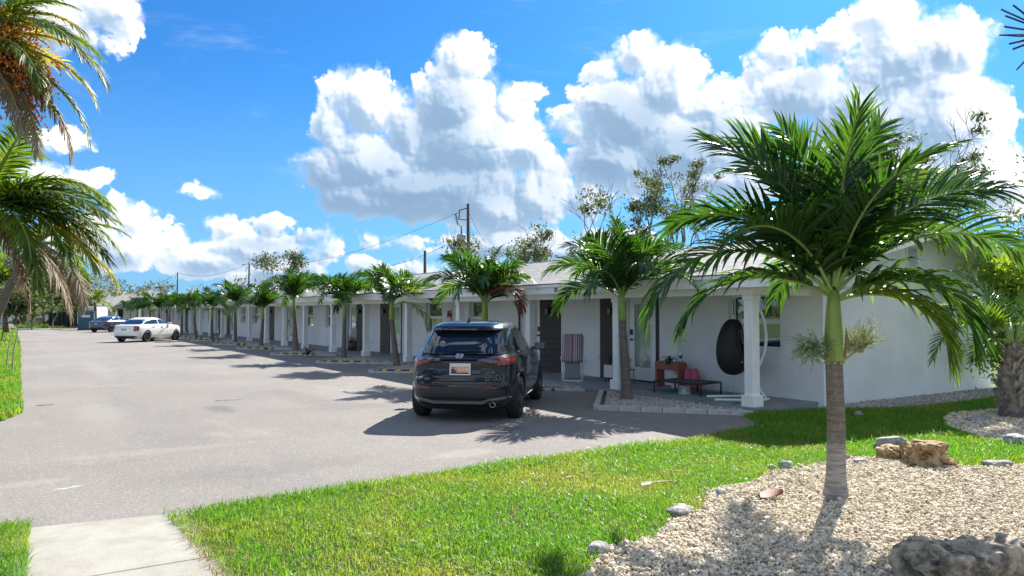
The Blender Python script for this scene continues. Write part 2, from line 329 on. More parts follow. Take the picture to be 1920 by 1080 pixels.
M_RLEAF = leafm("dead red leaflet", (0.22, 0.035, 0.02), (0.07, 0.02, 0.02), (0.45, 0.05, 0.02), 0.3, 0.6)
M_PET = mat("palm rachis", (0.24, 0.36, 0.08), 0.4, (0.32, 0.38, 0.12), 3, transl=(0.15, (0.4, 0.6, 0.1)))
M_PETB = mat("brown rachis", (0.24, 0.17, 0.09), 0.6)
M_SHAFT = mat("green crownshaft", (0.16, 0.28, 0.035), 0.38, (0.27, 0.31, 0.06), 2.2, stretch=(6, 6, 0.8))
M_TREEL = leafm("tree leaf", (0.05, 0.08, 0.03), (0.085, 0.10, 0.035), (0.11, 0.16, 0.035), 0.35, 0.6)
M_BUSHL = leafm("bright shrub leaf", (0.12, 0.22, 0.025), (0.19, 0.28, 0.035), (0.30, 0.50, 0.03), 0.45, 0.5)
M_BARK = mat("grey bark", (0.20, 0.17, 0.14), 0.9, (0.11, 0.09, 0.075), 8, 0.01, 20)
M_BARKP = mat("pale bark", (0.33, 0.29, 0.25), 0.9, (0.22, 0.19, 0.16), 8, 0.01, 20)

def palm_trunk_mat(name, zsplit, low, up):
    m = bpy.data.materials.new(name); m.use_nodes = True; t = m.node_tree; t.nodes.clear(); N = NT(t)
    p = N.n('ShaderNodeBsdfPrincipled'); o = N.n('ShaderNodeOutputMaterial'); v = N.n('ShaderNodeTexCoord').outputs['Object']
    s = N.n('ShaderNodeSeparateXYZ'); N.put(s.inputs[0], v)
    rag = N.math('MULTIPLY_ADD', N.noise(v, 9, 4, 0.6), 0.25, s.outputs[2])
    c = N.mix(N.smooth(rag, zsplit + 0.05, zsplit + 0.22), low + (1,), up + (1,))
    st = N.noise(N.vmath('MULTIPLY', v, (3, 3, 34)), 1.5, 5, 0.7)
    c = N.mix(N.smooth(st, 0.42, 0.62, 0, 0.65), c, (0.09, 0.075, 0.062, 1))
    c = N.mix(N.smooth(N.noise(v, 26, 5, 0.7), 0.55, 0.7, 0, 0.5), c, (0.42, 0.40, 0.37, 1))
    N.put(p.inputs['Base Color'], c); p.inputs['Roughness'].default_value = 0.85
    b = N.n('ShaderNodeBump'); b.inputs['Distance'].default_value = 0.008; N.put(b.inputs['Height'], N.math('ADD', st, N.noise(v, 40, 4, 0.6))); N.put(p.inputs['Normal'], b.outputs[0])
    N.put(o.inputs[0], p.outputs[0]); MATS[name] = m; return m
M_TRUNKF = palm_trunk_mat("ringed palm bark two tone", 0.50, (0.34, 0.32, 0.30), (0.185, 0.155, 0.13))
M_TRUNK = palm_trunk_mat("ringed palm bark", 2.5, (0.17, 0.145, 0.125), (0.17, 0.145, 0.125))

# ------------------------------------------------------------------ mesh helpers
class MB:
    def __init__(s): s.v = []; s.f = []; s.m = []
    def quad(s, a, b, c, d, mi=0):
        k = len(s.v); s.v += [tuple(a), tuple(b), tuple(c), tuple(d)]; s.f.append((k, k + 1, k + 2, k + 3)); s.m.append(mi)
    def tri(s, a, b, c, mi=0):
        k = len(s.v); s.v += [tuple(a), tuple(b), tuple(c)]; s.f.append((k, k + 1, k + 2)); s.m.append(mi)
    def box(s, x0, x1, y0, y1, z0, z1, mi=0, M=None):
        k = len(s.v)
        pts = [(x0,y0,z0),(x1,y0,z0),(x1,y1,z0),(x0,y1,z0),(x0,y0,z1),(x1,y0,z1),(x1,y1,z1),(x0,y1,z1)]
        if M: pts = [tuple(M @ Vector(p)) for p in pts]
        s.v += pts
        for f in ((0,3,2,1),(4,5,6,7),(0,1,5,4),(1,2,6,5),(2,3,7,6),(3,0,4,7)): s.f.append(tuple(k + i for i in f)); s.m.append(mi)
    def prism(s, poly, z0, z1, mi=0):
        k = len(s.v); n = len(poly)
        s.v += [(p[0], p[1], z0) for p in poly] + [(p[0], p[1], z1) for p in poly]
        s.f.append(tuple(range(k + n, k + 2 * n))); s.m.append(mi)
        s.f.append(tuple(range(k + n - 1, k - 1, -1))); s.m.append(mi)
        for i in range(n):
            j = (i + 1) % n; s.f.append((k + i, k + j, k + n + j, k + n + i)); s.m.append(mi)
    def tube(s, pts, rad, n=8, mi=0, cap=True):
        pts = [Vector(p) for p in pts]; N_ = len(pts)
        if not hasattr(rad, '__len__'): rad = [rad] * N_
        k = len(s.v); up = None
        for i, p in enumerate(pts):
            d = (pts[min(i + 1, N_ - 1)] - pts[max(i - 1, 0)])
            d = d.normalized() if d.length > 1e-9 else Vector((0, 0, 1))
            if up is None: up = Vector((1, 0, 0)) if abs(d.x) < 0.9 else Vector((0, 1, 0))
            a = (up - d * up.dot(d)).normalized(); b = d.cross(a); up = a
            for j in range(n):
                t = 2 * math.pi * j / n; q = p + (a * math.cos(t) + b * math.sin(t)) * rad[i]; s.v.append(tuple(q))
        for i in range(N_ - 1):
            for j in range(n):
                j2 = (j + 1) % n
                s.f.append((k + i*n + j, k + i*n + j2, k + (i+1)*n + j2, k + (i+1)*n + j)); s.m.append(mi)
        if cap:
            s.f.append(tuple(k + j for j in range(n - 1, -1, -1))); s.m.append(mi)
            s.f.append(tuple(k + (N_-1)*n + j for j in range(n))); s.m.append(mi)
    def lathe(s, prof, n=24, mi=0, axis='z', c=(0, 0, 0), closed=False):
        k = len(s.v); L = len(prof)
        for r, h in prof:
            for j in range(n):
                t = 2 * math.pi * j / n; a, b = r * math.cos(t), r * math.sin(t)
                s.v.append((c[0]+a, c[1]+b, c[2]+h) if axis == 'z' else (c[0]+a, c[1]+h, c[2]+b))
        for i in range(L if closed else L - 1):
            i2 = (i + 1) % L
            for j in range(n):
                j2 = (j + 1) % n; s.f.append((k+i*n+j, k+i*n+j2, k+i2*n+j2, k+i2*n+j)); s.m.append(mi)
    def mesh(s, name, mats, smooth=False, off=(0, 0, 0)):
        me = bpy.data.meshes.new(name)
        v = np.array(s.v, dtype=np.float32) - np.array(off, dtype=np.float32)
        me.from_pydata(v.tolist(), [], s.f)
        for m in (mats if isinstance(mats, (list, tuple)) else [mats]): me.materials.append(m)
        if len(s.m) and max(s.m) > 0: me.polygons.foreach_set('material_index', s.m)
        if smooth: me.polygons.foreach_set('use_smooth', [True] * len(s.f))
        me.update(); return me
    def build(s, name, mats, parent=None, smooth=False, world=False, loc=None):
        off = tuple(parent.location) if (world and parent) else (0, 0, 0)
        return put(name, s.mesh(name, mats, smooth, off), parent, loc)

def put(name, me, parent=None, loc=None, rot=None, scale=None):
    o = bpy.data.objects.new(name, me); COL.objects.link(o); o.parent = parent
    if loc is not None: o.location = loc
    if rot is not None: o.rotation_euler = rot
    if scale is not None: o.scale = scale
    return o
def thing(name, label, cat, loc=(0, 0, 0), rz=0.0, group=None):
    o = bpy.data.objects.new(name, None); COL.objects.link(o); o.location = loc; o.rotation_euler = (0, 0, rz)
    o.empty_display_size = 0.2
    return tag(o, label, cat, group)
def tag(o, label=None, cat=None, group=None, kind=None):
    if label: o['label'] = label
    if cat: o['category'] = cat
    if group: o['group'] = group
    if kind: o['kind'] = kind
    return o
def big_mesh(name, V, faces_n, F_, mats, smooth=False, mi=None):
    """fast mesh from numpy: V (n,3), F_ flat loop indices, faces all with faces_n corners"""
    me = bpy.data.meshes.new(name); nf = len(F_) // faces_n
    me.vertices.add(len(V)); me.vertices.foreach_set('co', V.astype(np.float32).ravel())
    me.loops.add(len(F_)); me.loops.foreach_set('vertex_index', F_.astype(np.int32))
    me.polygons.add(nf); me.polygons.foreach_set('loop_start', np.arange(0, nf * faces_n, faces_n, dtype=np.int32))
    me.polygons.foreach_set('loop_total', np.full(nf, faces_n, dtype=np.int32))
    for m in mats: me.materials.append(m)
    if mi is not None: me.polygons.foreach_set('material_index', mi.astype(np.int32))
    me.update(calc_edges=True)
    me.polygons.foreach_set('use_smooth', np.full(nf, smooth)); 
    return me
def in_poly(x, y, poly):
    r = np.zeros(len(x), bool); n = len(poly)
    for i in range(n):
        x1, y1 = poly[i][:2]; x2, y2 = poly[(i + 1) % n][:2]
        if y1 == y2: continue
        c = ((y1 > y) != (y2 > y)) & (x < (x2 - x1) * (y - y1) / (y2 - y1) + x1)
        r ^= c
    return r
def scatter(poly, dens):
    xs = [p[0] for p in poly]; ys = [p[1] for p in poly]
    n = int((max(xs) - min(xs)) * (max(ys) - min(ys)) * dens)
    x = NP.uniform(min(xs), max(xs), n); y = NP.uniform(min(ys), max(ys), n)
    k = in_poly(x, y, poly); return x[k], y[k]
def bevel(me, w=0.01, seg=2, angle=30):
    bm = bmesh.new(); bm.from_mesh(me); bmesh.ops.remove_doubles(bm, verts=bm.verts, dist=1e-5)
    es = [e for e in bm.edges if len(e.link_faces) == 2 and e.calc_face_angle(0) > R(angle)]
    bmesh.ops.bevel(bm, geom=es, offset=w, segments=seg, affect='EDGES', profile=0.6)
    bm.to_mesh(me); bm.free(); return me
def rounded(name, mats, boxes, w=0.01, parent=None, seg=2, world=False, loc=None):
    b = MB()
    for q in boxes: b.box(*q)
    off = tuple(parent.location) if (world and parent) else (0, 0, 0)
    return put(name, bevel(b.mesh(name, mats, False, off), w, seg), parent, loc)
def smooth_curve(poly, seg, amp, seed=1):
    rr = random.Random(seed); out = []
    for i in range(len(poly)):
        a, b = Vector(poly[i]).to_2d(), Vector(poly[(i + 1) % len(poly)]).to_2d(); L = (b - a).length; n = max(1, int(L / seg))
        if amp == 0 or L > 40: n = min(n, 60)
        for k in range(n):
            p = a.lerp(b, k / n)
            if k: p += Vector((rr.uniform(-amp, amp), rr.uniform(-amp, amp)))
            out.append((p.x, p.y))
    return out
def text_mesh(s, size, depth=0.004, name='lettering', shear=0.0):
    cu = bpy.data.curves.new(name, 'FONT'); cu.body = s; cu.size = size; cu.extrude = depth; cu.align_x = 'CENTER'; cu.align_y = 'CENTER'; cu.shear = shear
    o = bpy.data.objects.new(name, cu); COL.objects.link(o)
    me = bpy.data.meshes.new_from_object(o.evaluated_get(bpy.context.evaluated_depsgraph_get()))
    bpy.data.objects.remove(o); me.name = name; return me

# ================================================================== THE GROUND
def sheet(name, poly, z, m, kind='structure', hole=None):
    bm = bmesh.new(); vs = [bm.verts.new((p[0], p[1], z)) for p in poly]
    es = [bm.edges.new((vs[i], vs[(i + 1) % len(vs)])) for i in range(len(vs))]
    bmesh.ops.triangle_fill(bm, use_beauty=True, edges=es)
    for f in bm.faces:
        if f.normal.z < 0: f.normal_flip()
    me = bpy.data.meshes.new(name); bm.to_mesh(me); bm.free(); me.materials.append(m)
    return tag(put(name, me), kind=kind)
g_ = MB(); g_.quad((-900, -300, -0.03), (1500, -300, -0.03), (1500, 1900, -0.03), (-900, 1900, -0.03)); tag(g_.build("ground", M_LAND), kind='structure')
ROAD = [(-0.25, 14.75), (-0.16, 17), (-0.22, 26), (-0.3, 54), (-1.0, 96), (3.4, 97), (5.0, 112), (10.46, 112), (10.46, 8.9), (10.1, 8.5), (9.5, 7.68), (7.77, 7.36), (5.87, 7.40), (2.98, 7.22), (1.2, 7.10), (1.17, 7.12), (0.0, 7.27), (-0.3, 7.45), (-14, 8.2), (-14, 14.2)]
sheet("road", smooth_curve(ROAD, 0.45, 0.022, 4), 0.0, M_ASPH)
LAWN = [(1.19, 7.1), (2.98, 7.22), (5.87, 7.42), (7.77, 7.38), (9.5, 7.70), (10.15, 8.5), (10.5, 8.72), (12.25, 8.35), (30, 9.5), (30, -6), (1.22, -6), (1.22, 5.3)]
sheet("lawn", smooth_curve(LAWN, 0.4, 0.03, 3), 0.012, M_SOIL)
LAWN2 = [(-0.02, 7.42), (-0.03, 5), (-0.02, -6), (-9, -6), (-9, 7.9), (-3, 7.7)]
sheet("lawn_by_walk", smooth_curve(LAWN2, 0.4, 0.03, 5), 0.012, M_SOIL)
VERGE = [(-0.3, 14.8), (-0.12, 15.4), (-0.2, 26), (-0.28, 54), (-1.0, 96), (-14, 96), (-14, 14.3)]
sheet("grass_verge", smooth_curve(VERGE, 0.5, 0.035, 6), 0.014, M_SOIL)
# concrete walk in slabs, a joint between each two
walk = bpy.data.objects.new("sidewalk", None); COL.objects.link(walk); tag(walk, kind='structure')
yb = [7.10, 5.72, 4.2, 2.7, 1.2, -0.3]
for i in range(5):
    b = MB(); y1, y0 = yb[i], yb[i + 1]
    x0, x1 = -0.0, 1.19
    poly = [(x0 - 0.01, y0 + 0.006), (x1 + 0.01, y0 + 0.006), (x1, y1 - (0.006 if i else 0)), (x0, y1 - 0.006 + (0.17 if i == 0 else 0))]
    if i == 0: poly = [(x0 - 0.02, y0 + 0.006), (x1, y0 + 0.006), (1.19, 7.09), (0.9, 7.14), (0.4, 7.22), (0.0, 7.27), (-0.3, 7.42)]
    b.prism(poly, -0.05, 0.018); put("concrete_slab", bevel(b.mesh("concrete_slab", M_CONC), 0.004, 1), walk)
fw = MB(); fw.box(-2.3, -1.05, 95.5, 300, -0.028, 0.0); fw.build("far_sidewalk", M_CONC).__setitem__('kind', 'structure')
e_ = MB(); e_.box(-60, 40, 128, 131, -0.028, -0.006); e_.build("cross_street", M_ASPH).__setitem__('kind', 'structure')

# gravel beds ---------------------------------------------------------------
G1 = [(3.05, 3.9), (3.61, 4.36), (4.1, 4.36), (4.49, 4.62), (5.0, 4.72), (5.58, 5.2), (6.2, 5.2), (6.8, 5.42), (7.6, 5.42), (8.34, 5.5), (8.62, 5.0), (8.78, 4.5), (9.5, 4.1), (11, 3.0), (11, -2), (3, -2), (2.6, 2.6)]
G2 = [(13.3, 6.9), (12.5, 6.6), (11.7, 6.1), (11.0, 5.3), (10.9, 4.7), (11.6, 4.0), (14, 4.0), (16, 5.4), (15.6, 6.6)]
G3 = [(12.33, 8.6), (12.3, 8.2), (13.33, 7.72), (14.95, 7.6), (16.9, 7.7), (19, 7.9), (19, 8.6)]
sheet("gravel_bed", smooth_curve(G1, 0.25, 0.03, 8), 0.020, M_GBED)
sheet("gravel_patch", smooth_curve(G2, 0.25, 0.04, 9), 0.020, M_GBED)
sheet("gravel_strip", smooth_curve(G3, 0.3, 0.02, 2), 0.024, M_GBEDG)
bm_ = bmesh.new(); bmesh.ops.create_icosphere(bm_, subdivisions=1, radius=1.0)
ICO_V = np.array([v.co[:] for v in bm_.verts]); ICO_F = np.array([[v.index for v in f.verts] for f in bm_.faces]); bm_.free()
def pebbles(name, poly, dens, r, z, m, zj=0.012, mound=0.0):
    x, y = scatter(poly, dens); n = len(x)
    s = r * NP.lognormal(0, 0.32, n)[:, None] * NP.uniform([0.8, 0.6, 0.45], [1.3, 1.0, 0.8], (n, 3))
    q = NP.normal(size=(n, 4)); q /= np.linalg.norm(q, axis=1)[:, None]; w, a, b, c = q.T
    Rm = np.stack([1-2*(b*b+c*c), 2*(a*b-c*w), 2*(a*c+b*w), 2*(a*b+c*w), 1-2*(a*a+c*c), 2*(b*c-a*w), 2*(a*c-b*w), 2*(b*c+a*w), 1-2*(a*a+b*b)], 1).reshape(n, 3, 3)
    V = ICO_V[None] * (1 + NP.uniform(-0.16, 0.16, (n, 12, 1))) * s[:, None, :]
    V = np.einsum('nij,nkj->nki', Rm, V)
    V += np.stack([x, y, z + NP.uniform(-0.2, 1, n) * zj], 1)[:, None, :]
    Fi = (ICO_F[None] + 12 * np.arange(n)[:, None, None]).reshape(-1)
    me = big_mesh(name, V.reshape(-1, 3), 3, Fi, [m], True)
    return me
G1v = [(2.9, 3.8)] + G1[1:13] + [(9.6, 4.1), (9.0, 3.0), (6.4, 1.9), (4.6, 1.8), (2.8, 3.3)]
tag(put("gravel", pebbles("gravel", G1v, 2500, 0.0130, 0.026, M_GRAV)), kind='stuff')
tag(put("gravel", pebbles("gravel", G2, 1100, 0.018, 0.026, M_GRAV)), kind='stuff')
tag(put("gravel", pebbles("gravel", G3, 900, 0.02, 0.028, M_GRAVG)), kind='stuff')
tag(put("gravel", pebbles("gravel", [(p[0] , p[1] + 0.10) for p in G1[:10]] + [(8.3, 5.2), (3.0, 3.8)], 140, 0.017, 0.02, M_GRAV)), kind='stuff')

# grass ----------------------------------------------------------------------
def blades(name, x, y, h, w, m, lean=0.6, z0=0.008):
    n = len(x); a = NP.uniform(0, 2 * np.pi, n); fa = NP.uniform(0, 2 * np.pi, n)
    hh = h * NP.uniform(0.55, 1.35, n); ww = w * NP.uniform(0.7, 1.3, n); ln = lean * NP.uniform(0.1, 1.2, n) * hh
    dx, dy = np.cos(a) * ln, np.sin(a) * ln; wx, wy = np.cos(fa) * ww / 2, np.sin(fa) * ww / 2; zz = np.full(n, z0)
    P = [np.stack([x - wx, y - wy, zz], 1), np.stack([x + wx, y + wy, zz], 1),
         np.stack([x + dx*.35 - wx*.8, y + dy*.35 - wy*.8, zz + hh*.6], 1), np.stack([x + dx*.35 + wx*.8, y + dy*.35 + wy*.8, zz + hh*.6], 1),
         np.stack([x + dx, y + dy, zz + hh * (1 - 0.18 * lean)], 1)]
    V = np.stack(P, 1).reshape(-1, 3)
    T_ = np.array([[0, 1, 3], [0, 3, 2], [2, 3, 4]])[None] + 5 * np.arange(n)[:, None, None]
    return big_mesh(name, V, 3, T_.reshape(-1), [m])
def no_gravel(x, y, keep=0.0):
    inside = in_poly(x, y, G1) | in_poly(x, y, G2) | in_poly(x, y, G3)
    return (~inside) | (NP.uniform(0, 1, len(x)) < keep)
near = [(1.0, 7.12), (2.98, 7.27), (5.87, 7.47), (7.77, 7.42), (8.6, 7.55), (8.9, 5.0), (8, 4), (3, 3), (1.6, 3), (1.0, 4.5), (1.14, 5.3)]
x, y = scatter(near, 5200); k = no_gravel(x, y, 0.012)
edge = (NP.uniform(0, 1, len(x)) < 0.4) | (x > 1.25 + 0.10 * np.sin(y * 9))
k &= edge
pat = np.sin(x * 2.1 + 1.3 * np.sin(y * 1.7)) * np.sin(y * 2.4 + x * 0.8)
k &= NP.uniform(0, 1, len(x)) < (0.86 + 0.14 * pat)
x, y = x[k], y[k]
hgt = 0.062 + 0.018 * np.sin(x * 3.1) * np.sin(y * 2.7) + 0.035 * ((y > 7.0) | (x < 1.5)) * NP.uniform(0, 1, len(x))
tag(put("grass", blades("grass", x, y, hgt, 0.0062, M_GRASS, 0.9)), kind='stuff')
farl = [(8.6, 7.55), (9.5, 7.75), (10.1, 8.6), (10.5, 8.78), (12.25, 8.36), (13.2, 7.9), (20, 8.5), (26, 9.0), (26, 4), (14, 3.2), (9, 2.5), (8.5, 3.4), (8.9, 5)]
x, y = scatter(farl, 2400); k = no_gravel(x, y, 0.02); x, y = x[k], y[k]
tag(put("grass", blades("grass", x, y, 0.065 + 0.05 * (NP.uniform(0, 1, len(x)) < 0.06), 0.0095, M_GRASS, 0.9)), kind='stuff')
x, y = scatter([(0.05, 7.42), (0.03, 3.5), (-3, 3.5), (-3, 7.6)], 3800)
tag(put("grass", blades("grass", x, y, 0.085, 0.006, M_GRASS, 1.2)), kind='stuff')
x, y = scatter([(-0.25, 14.72), (-0.02, 15.5), (-0.12, 26), (-0.2, 45), (-7, 45), (-7, 14.3)], 620)
tag(put("grass", blades("grass", x, y, 0.12, 0.016, M_GRASS, 0.8)), kind='stuff')
x, y = scatter([(-0.2, 45), (-1.0, 96), (-14, 96), (-12, 45)], 60)
tag(put("grass", blades("grass", x, y, 0.16, 0.05, M_GRASS, 0.8)), kind='stuff')
x, y = scatter([(-0.8, 97), (3.4, 97.5), (4.8, 108), (-0.8, 126)], 110)
tag(put("grass", blades("grass", x, y, 0.2, 0.06, M_GRASS, 0.8)), kind='stuff')
# dry runners at the slab edge and a few dry blades through the lawn
x, y = scatter([(1.06, 7.0), (1.30, 7.0), (1.38, 5.0), (1.04, 5.0)], 1500)
tag(put("dry_grass", blades("dry_grass", x, y, 0.05, 0.006, M_GRASSD, 2.2, 0.018)), kind='stuff')
x, y = scatter(near, 260); k = no_gravel(x, y); x, y = x[k], y[k]
tag(put("dry_grass", blades("dry_grass", x, y, 0.07, 0.005, M_GRASSD, 1.4)), kind='stuff')

# rocks ----------------------------------------------------------------------
from mathutils import noise as mn
def rock_mesh(name, sx, sy, sz, seed, m, rough=0.35, sub=4, pits=0.0, freq=1.3):
    bm = bmesh.new(); bmesh.ops.create_icosphere(bm, subdivisions=sub, radius=1.0); o = Vector((seed * 7.3, seed * 3.1, seed * 1.7))
    for v in bm.verts:
        d = v.co.normalized(); n = mn.fractal(d * freq + o, 0.8, 2.1, 5)
        r = 1 + rough * n + 0.35 * rough * (mn.noise(d * 3.1 + o)) 
        if pits: 
            c = mn.voronoi(d * 3.4 + o)[0][0]; r -= pits * max(0, 0.42 - c)
        r += 0.035 * mn.noise(d * 9 + o) + 0.02 * mn.noise(d * 22 + o)
        p = Vector((d.x * r, d.y * r, max(-0.45, min(0.88 + 0.1 * d.x, d.z * r))))
        v.co = Vector((p.x * sx, p.y * sy, p.z * sz))
    me = bpy.data.meshes.new(name); bm.to_mesh(me); bm.free(); me.materials.append(m)
    me.polygons.foreach_set('use_smooth', [True] * len(me.polygons)); return me
M_ROCKT = mat("tan coral rock", (0.50, 0.35, 0.18), 0.9, (0.20, 0.12, 0.06), 11, 0.03, 30, detail=8, lo=0.42, hi=0.66)
M_ROCKG = mat("grey coral rock", (0.50, 0.43, 0.32), 0.9, (0.17, 0.14, 0.105), 9, 0.035, 30, detail=8, lo=0.4, hi=0.62)
M_ROCKL = mat("pale limestone", (0.46, 0.44, 0.41), 0.9, (0.20, 0.19, 0.175), 16, 0.02, 25)
def rock(px, py, sx, sy, sz, seed, m, label, rot=0, pits=0.0, rough=0.35, group=None, sub=4):
    p = gp(px, py); o = put("rock", rock_mesh("rock", sx, sy, sz, seed, m, rough, sub, pits)); o.location = (p.x, p.y, 0.03 + sz * 0.25); o.rotation_euler = (0, 0, R(rot))
    return tag(o, label, "rock", group)
rock(1735, 872, 0.27, 0.24, 0.22, 3, M_ROCKT, "tan pitted coral rock with a hollow, largest at the far edge of the gravel", 20, 0.9, 0.5, sub=5)
rock(1665, 862, 0.17, 0.15, 0.125, 9, M_ROCKT, "smaller tan rock touching the left side of the hollow tan rock", 60, 0.7, 0.4)
rock(1672, 846, 0.24, 0.09, 0.13, 5, M_ROCKL, "flat grey stone lying on top of the tan rocks", -20, 0, 0.2)
rock(1800, 1112, 0.31, 0.26, 0.25, 12, M_ROCKG, "big grey brown coral rock cut by the bottom edge at right", -45, 1.0, 0.38, sub=6)
rock(1890, 1060, 0.22, 0.22, 0.15, 21, M_ROCKG, "dark pitted rock leaning behind the big grey one in the bottom right corner", -20, 1.0, 0.5)
rock(1475, 882, 0.085, 0.07, 0.07, 31, M_ROCKL, "grey chunk of limestone on the lawn edge left of the palm trunk", 10, 0.5, 0.4, sub=3)
rock(1448, 885, 0.055, 0.05, 0.045, 33, M_ROCKL, "small grey stone just left of the limestone chunk", 50, 0.4, 0.4, sub=3)
rock(1586, 866, 0.05, 0.05, 0.05, 35, M_ROCKL, "small upright grey stone just behind the palm trunk", 0, 0.4, 0.4, sub=3)
rock(1612, 872, 0.11, 0.06, 0.04, 36, M_ROCKL, "low grey stone between palm trunk and tan rocks", 10, 0.4, 0.4, sub=3)
rock(1352, 932, 0.07, 0.05, 0.045, 37, M_ROCKL, "grey stone on the gravel edge halfway to the fallen leaf", 30, 0.4, 0.4, sub=3)
rock(1275, 968, 0.15, 0.10, 0.055, 38, M_ROCKL, "flat weathered stone at the shaded gravel edge", 20, 0.5, 0.4, sub=3)
rock(1120, 1043, 0.09, 0.07, 0.06, 39, M_ROCKL, "grey stone in the grass near the bottom edge", 0, 0.4, 0.4, sub=3)
rock(1872, 878, 0.17, 0.09, 0.05, 41, M_ROCKL, "low pale stone at the lawn edge right of the tan rock", -30, 0.4, 0.35, sub=3)
rock(1835, 792, 0.20, 0.12, 0.06, 42, M_ROCKL, "low grey stone left of the rough palm trunk", -10, 0.4, 0.35, sub=3)
rock(1905, 835, 0.22, 0.14, 0.10, 43, M_ROCKL, "grey stone in the shade in front of the rough palm trunk", -10, 0.4, 0.35, sub=3)
rock(1610, 782, 0.10, 0.07, 0.06, 44, M_ROCKL, "grey stone at the foot of the end wall gravel strip", 10, 0.4, 0.35, sub=3)

# ================================================================== THE MOTEL
WX, CY, END = 12.28, 8.61, 92.0     # front wall plane, near end wall plane, far end
motel = thing("motel_building", "long low white stucco motel with grey shingle roof and a row of porch posts", "motel", (WX, CY, 0))
def bp(name, b, m, smooth=False, par=None): return b.build(name, m, par or motel, smooth, world=True)
units = []   # (kind, y0, y1)
for k in range(6):
    s = 14.18 * k
    units += [('win', 9.55 + s, 10.83 + s), ('door', 12.88 + s, 14.99 + s, 1), ('door', 16.69 + s, 18.80 + s, -1), ('win', 20.60 + s, 21.80 + s)]
units = [u for u in units if u[2] < END - 0.5]
WZ0, WZ1 = 1.0, 2.12
ops = []
for u in units:
    if u[0] == 'win': ops.append((u[1], u[2], WZ0, WZ1))
    else:
        d0, d1 = (u[1] + 0.13, u[1] + 1.09) if u[3] == 1 else (u[2] - 1.09, u[2] - 0.13)
        ops.append((d0, d1, 0.1, 2.13))
wb = MB(); yc = CY
for y0, y1, z0, z1 in ops:
    wb.box(WX, WX + 0.2, yc, y0, -0.03, 2.185); 
    if z0 > 0.1: wb.box(WX, WX + 0.2, y0, y1, -0.03, z0)
    wb.box(WX, WX + 0.2, y0, y1, z1, 2.185); yc = y1
wb.box(WX, WX + 0.2, yc, END, -0.03, 2.185)
bp("front_wall", wb, M_STUCCO)
RX, RZ, EX, EZT, BX = 15.2, 3.50, 10.33, 2.42, 18.92
SL = (RZ - EZT) / (RX - EX)
def roof_z(x): return RZ - SL * abs(x - RX)
# end wall with the gable
ew = MB(); xa, xb = WX + 0.2, 18.35
ew.box(xa + 0.001, xb, CY, CY + 0.2, -0.03, 2.18)
bp("end_wall", ew, M_STUCCO)
gw = MB()
for y_, yo in ((CY - 0.012, CY + 0.19),):
    pts = [(EX + 0.12, 2.19), (xb, 2.19), (xb, roof_z(xb) - 0.06), (RX, RZ - 0.06), (EX + 0.12, roof_z(EX + 0.12) - 0.06)]
    k = len(gw.v); gw.v += [(p[0], y_, p[1]) for p in pts] + [(p[0], yo, p[1]) for p in pts]; n = 5
    gw.f += [tuple(range(k, k + n)), tuple(range(k + 2*n - 1, k + n - 1, -1))] + [(k + i, k + n + i, k + n + (i+1) % n, k + (i+1) % n) for i in range(n)]; gw.m += [0] * (n + 2)
bp("gable_wall", gw, M_STUCCO)
bw = MB(); bw.box(18.15, 18.35, CY + 0.2, END, -0.03, 2.6); bw.box(WX + 0.2, 18.15, END - 0.2, END, -0.03, 2.18); bp("rear_wall", bw, M_STUCCO)
# roof
def slab(xa, za, xb, zb, y0, y1, th, b):
    b.v += [(xa, y0, za), (xb, y0, zb), (xb, y1, zb), (xa, y1, za), (xa, y0, za - th), (xb, y0, zb - th), (xb, y1, zb - th), (xa, y1, za - th)]
    k = len(b.v) - 8
    for f in ((0,1,2,3),(7,6,5,4),(0,4,5,1),(1,5,6,2),(2,6,7,3),(3,7,4,0)): b.f.append(tuple(k + i for i in f)); b.m.append(0)
YG = 7.78
rb = MB(); slab(EX, EZT, RX, RZ, YG - 0.02, END + 0.4, 0.035, rb); slab(RX, RZ, BX, roof_z(BX), YG - 0.02, END + 0.4, 0.035, rb)
roof = bp("roof", rb, M_SHING)
cap = MB(); yy = YG - 0.03
capb = MB(); capb.v = []
slab(-0.13, -0.13 * SL + 0.022, 0, 0.024, 0, 0.30, 0.012, capb); slab(0, 0.024, 0.13, -0.13 * SL + 0.022, 0, 0.30, 0.012, capb)
cap_me = capb.mesh("ridge_cap", M_SHING)
nc = 0
while yy < 60: put("ridge_cap", cap_me, roof, (RX - WX, yy - CY, RZ), (R(-2.0), 0, 0)); yy += 0.27; nc += 1
# drip edge, fascia, soffit, beam
fb = MB(); fb.box(10.355, 10.395, YG + 0.03, END + 0.38, 2.175, 2.375); bp("fascia_board", fb, M_TRIM)
de = MB(); de.box(10.318, 10.354, YG - 0.01, END + 0.39, 2.335, 2.388); bp("drip_edge", de, M_SILVER if False else M_TRIM)
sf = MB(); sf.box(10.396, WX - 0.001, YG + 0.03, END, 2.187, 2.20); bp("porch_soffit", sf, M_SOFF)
bb = MB(); bb.box(10.62, 10.88, 8.84, END, 2.05, 2.186); bb.box(10.881, WX - 0.002, 8.84, 9.06, 2.05, 2.186); bp("porch_beam", bb, M_TRIM)
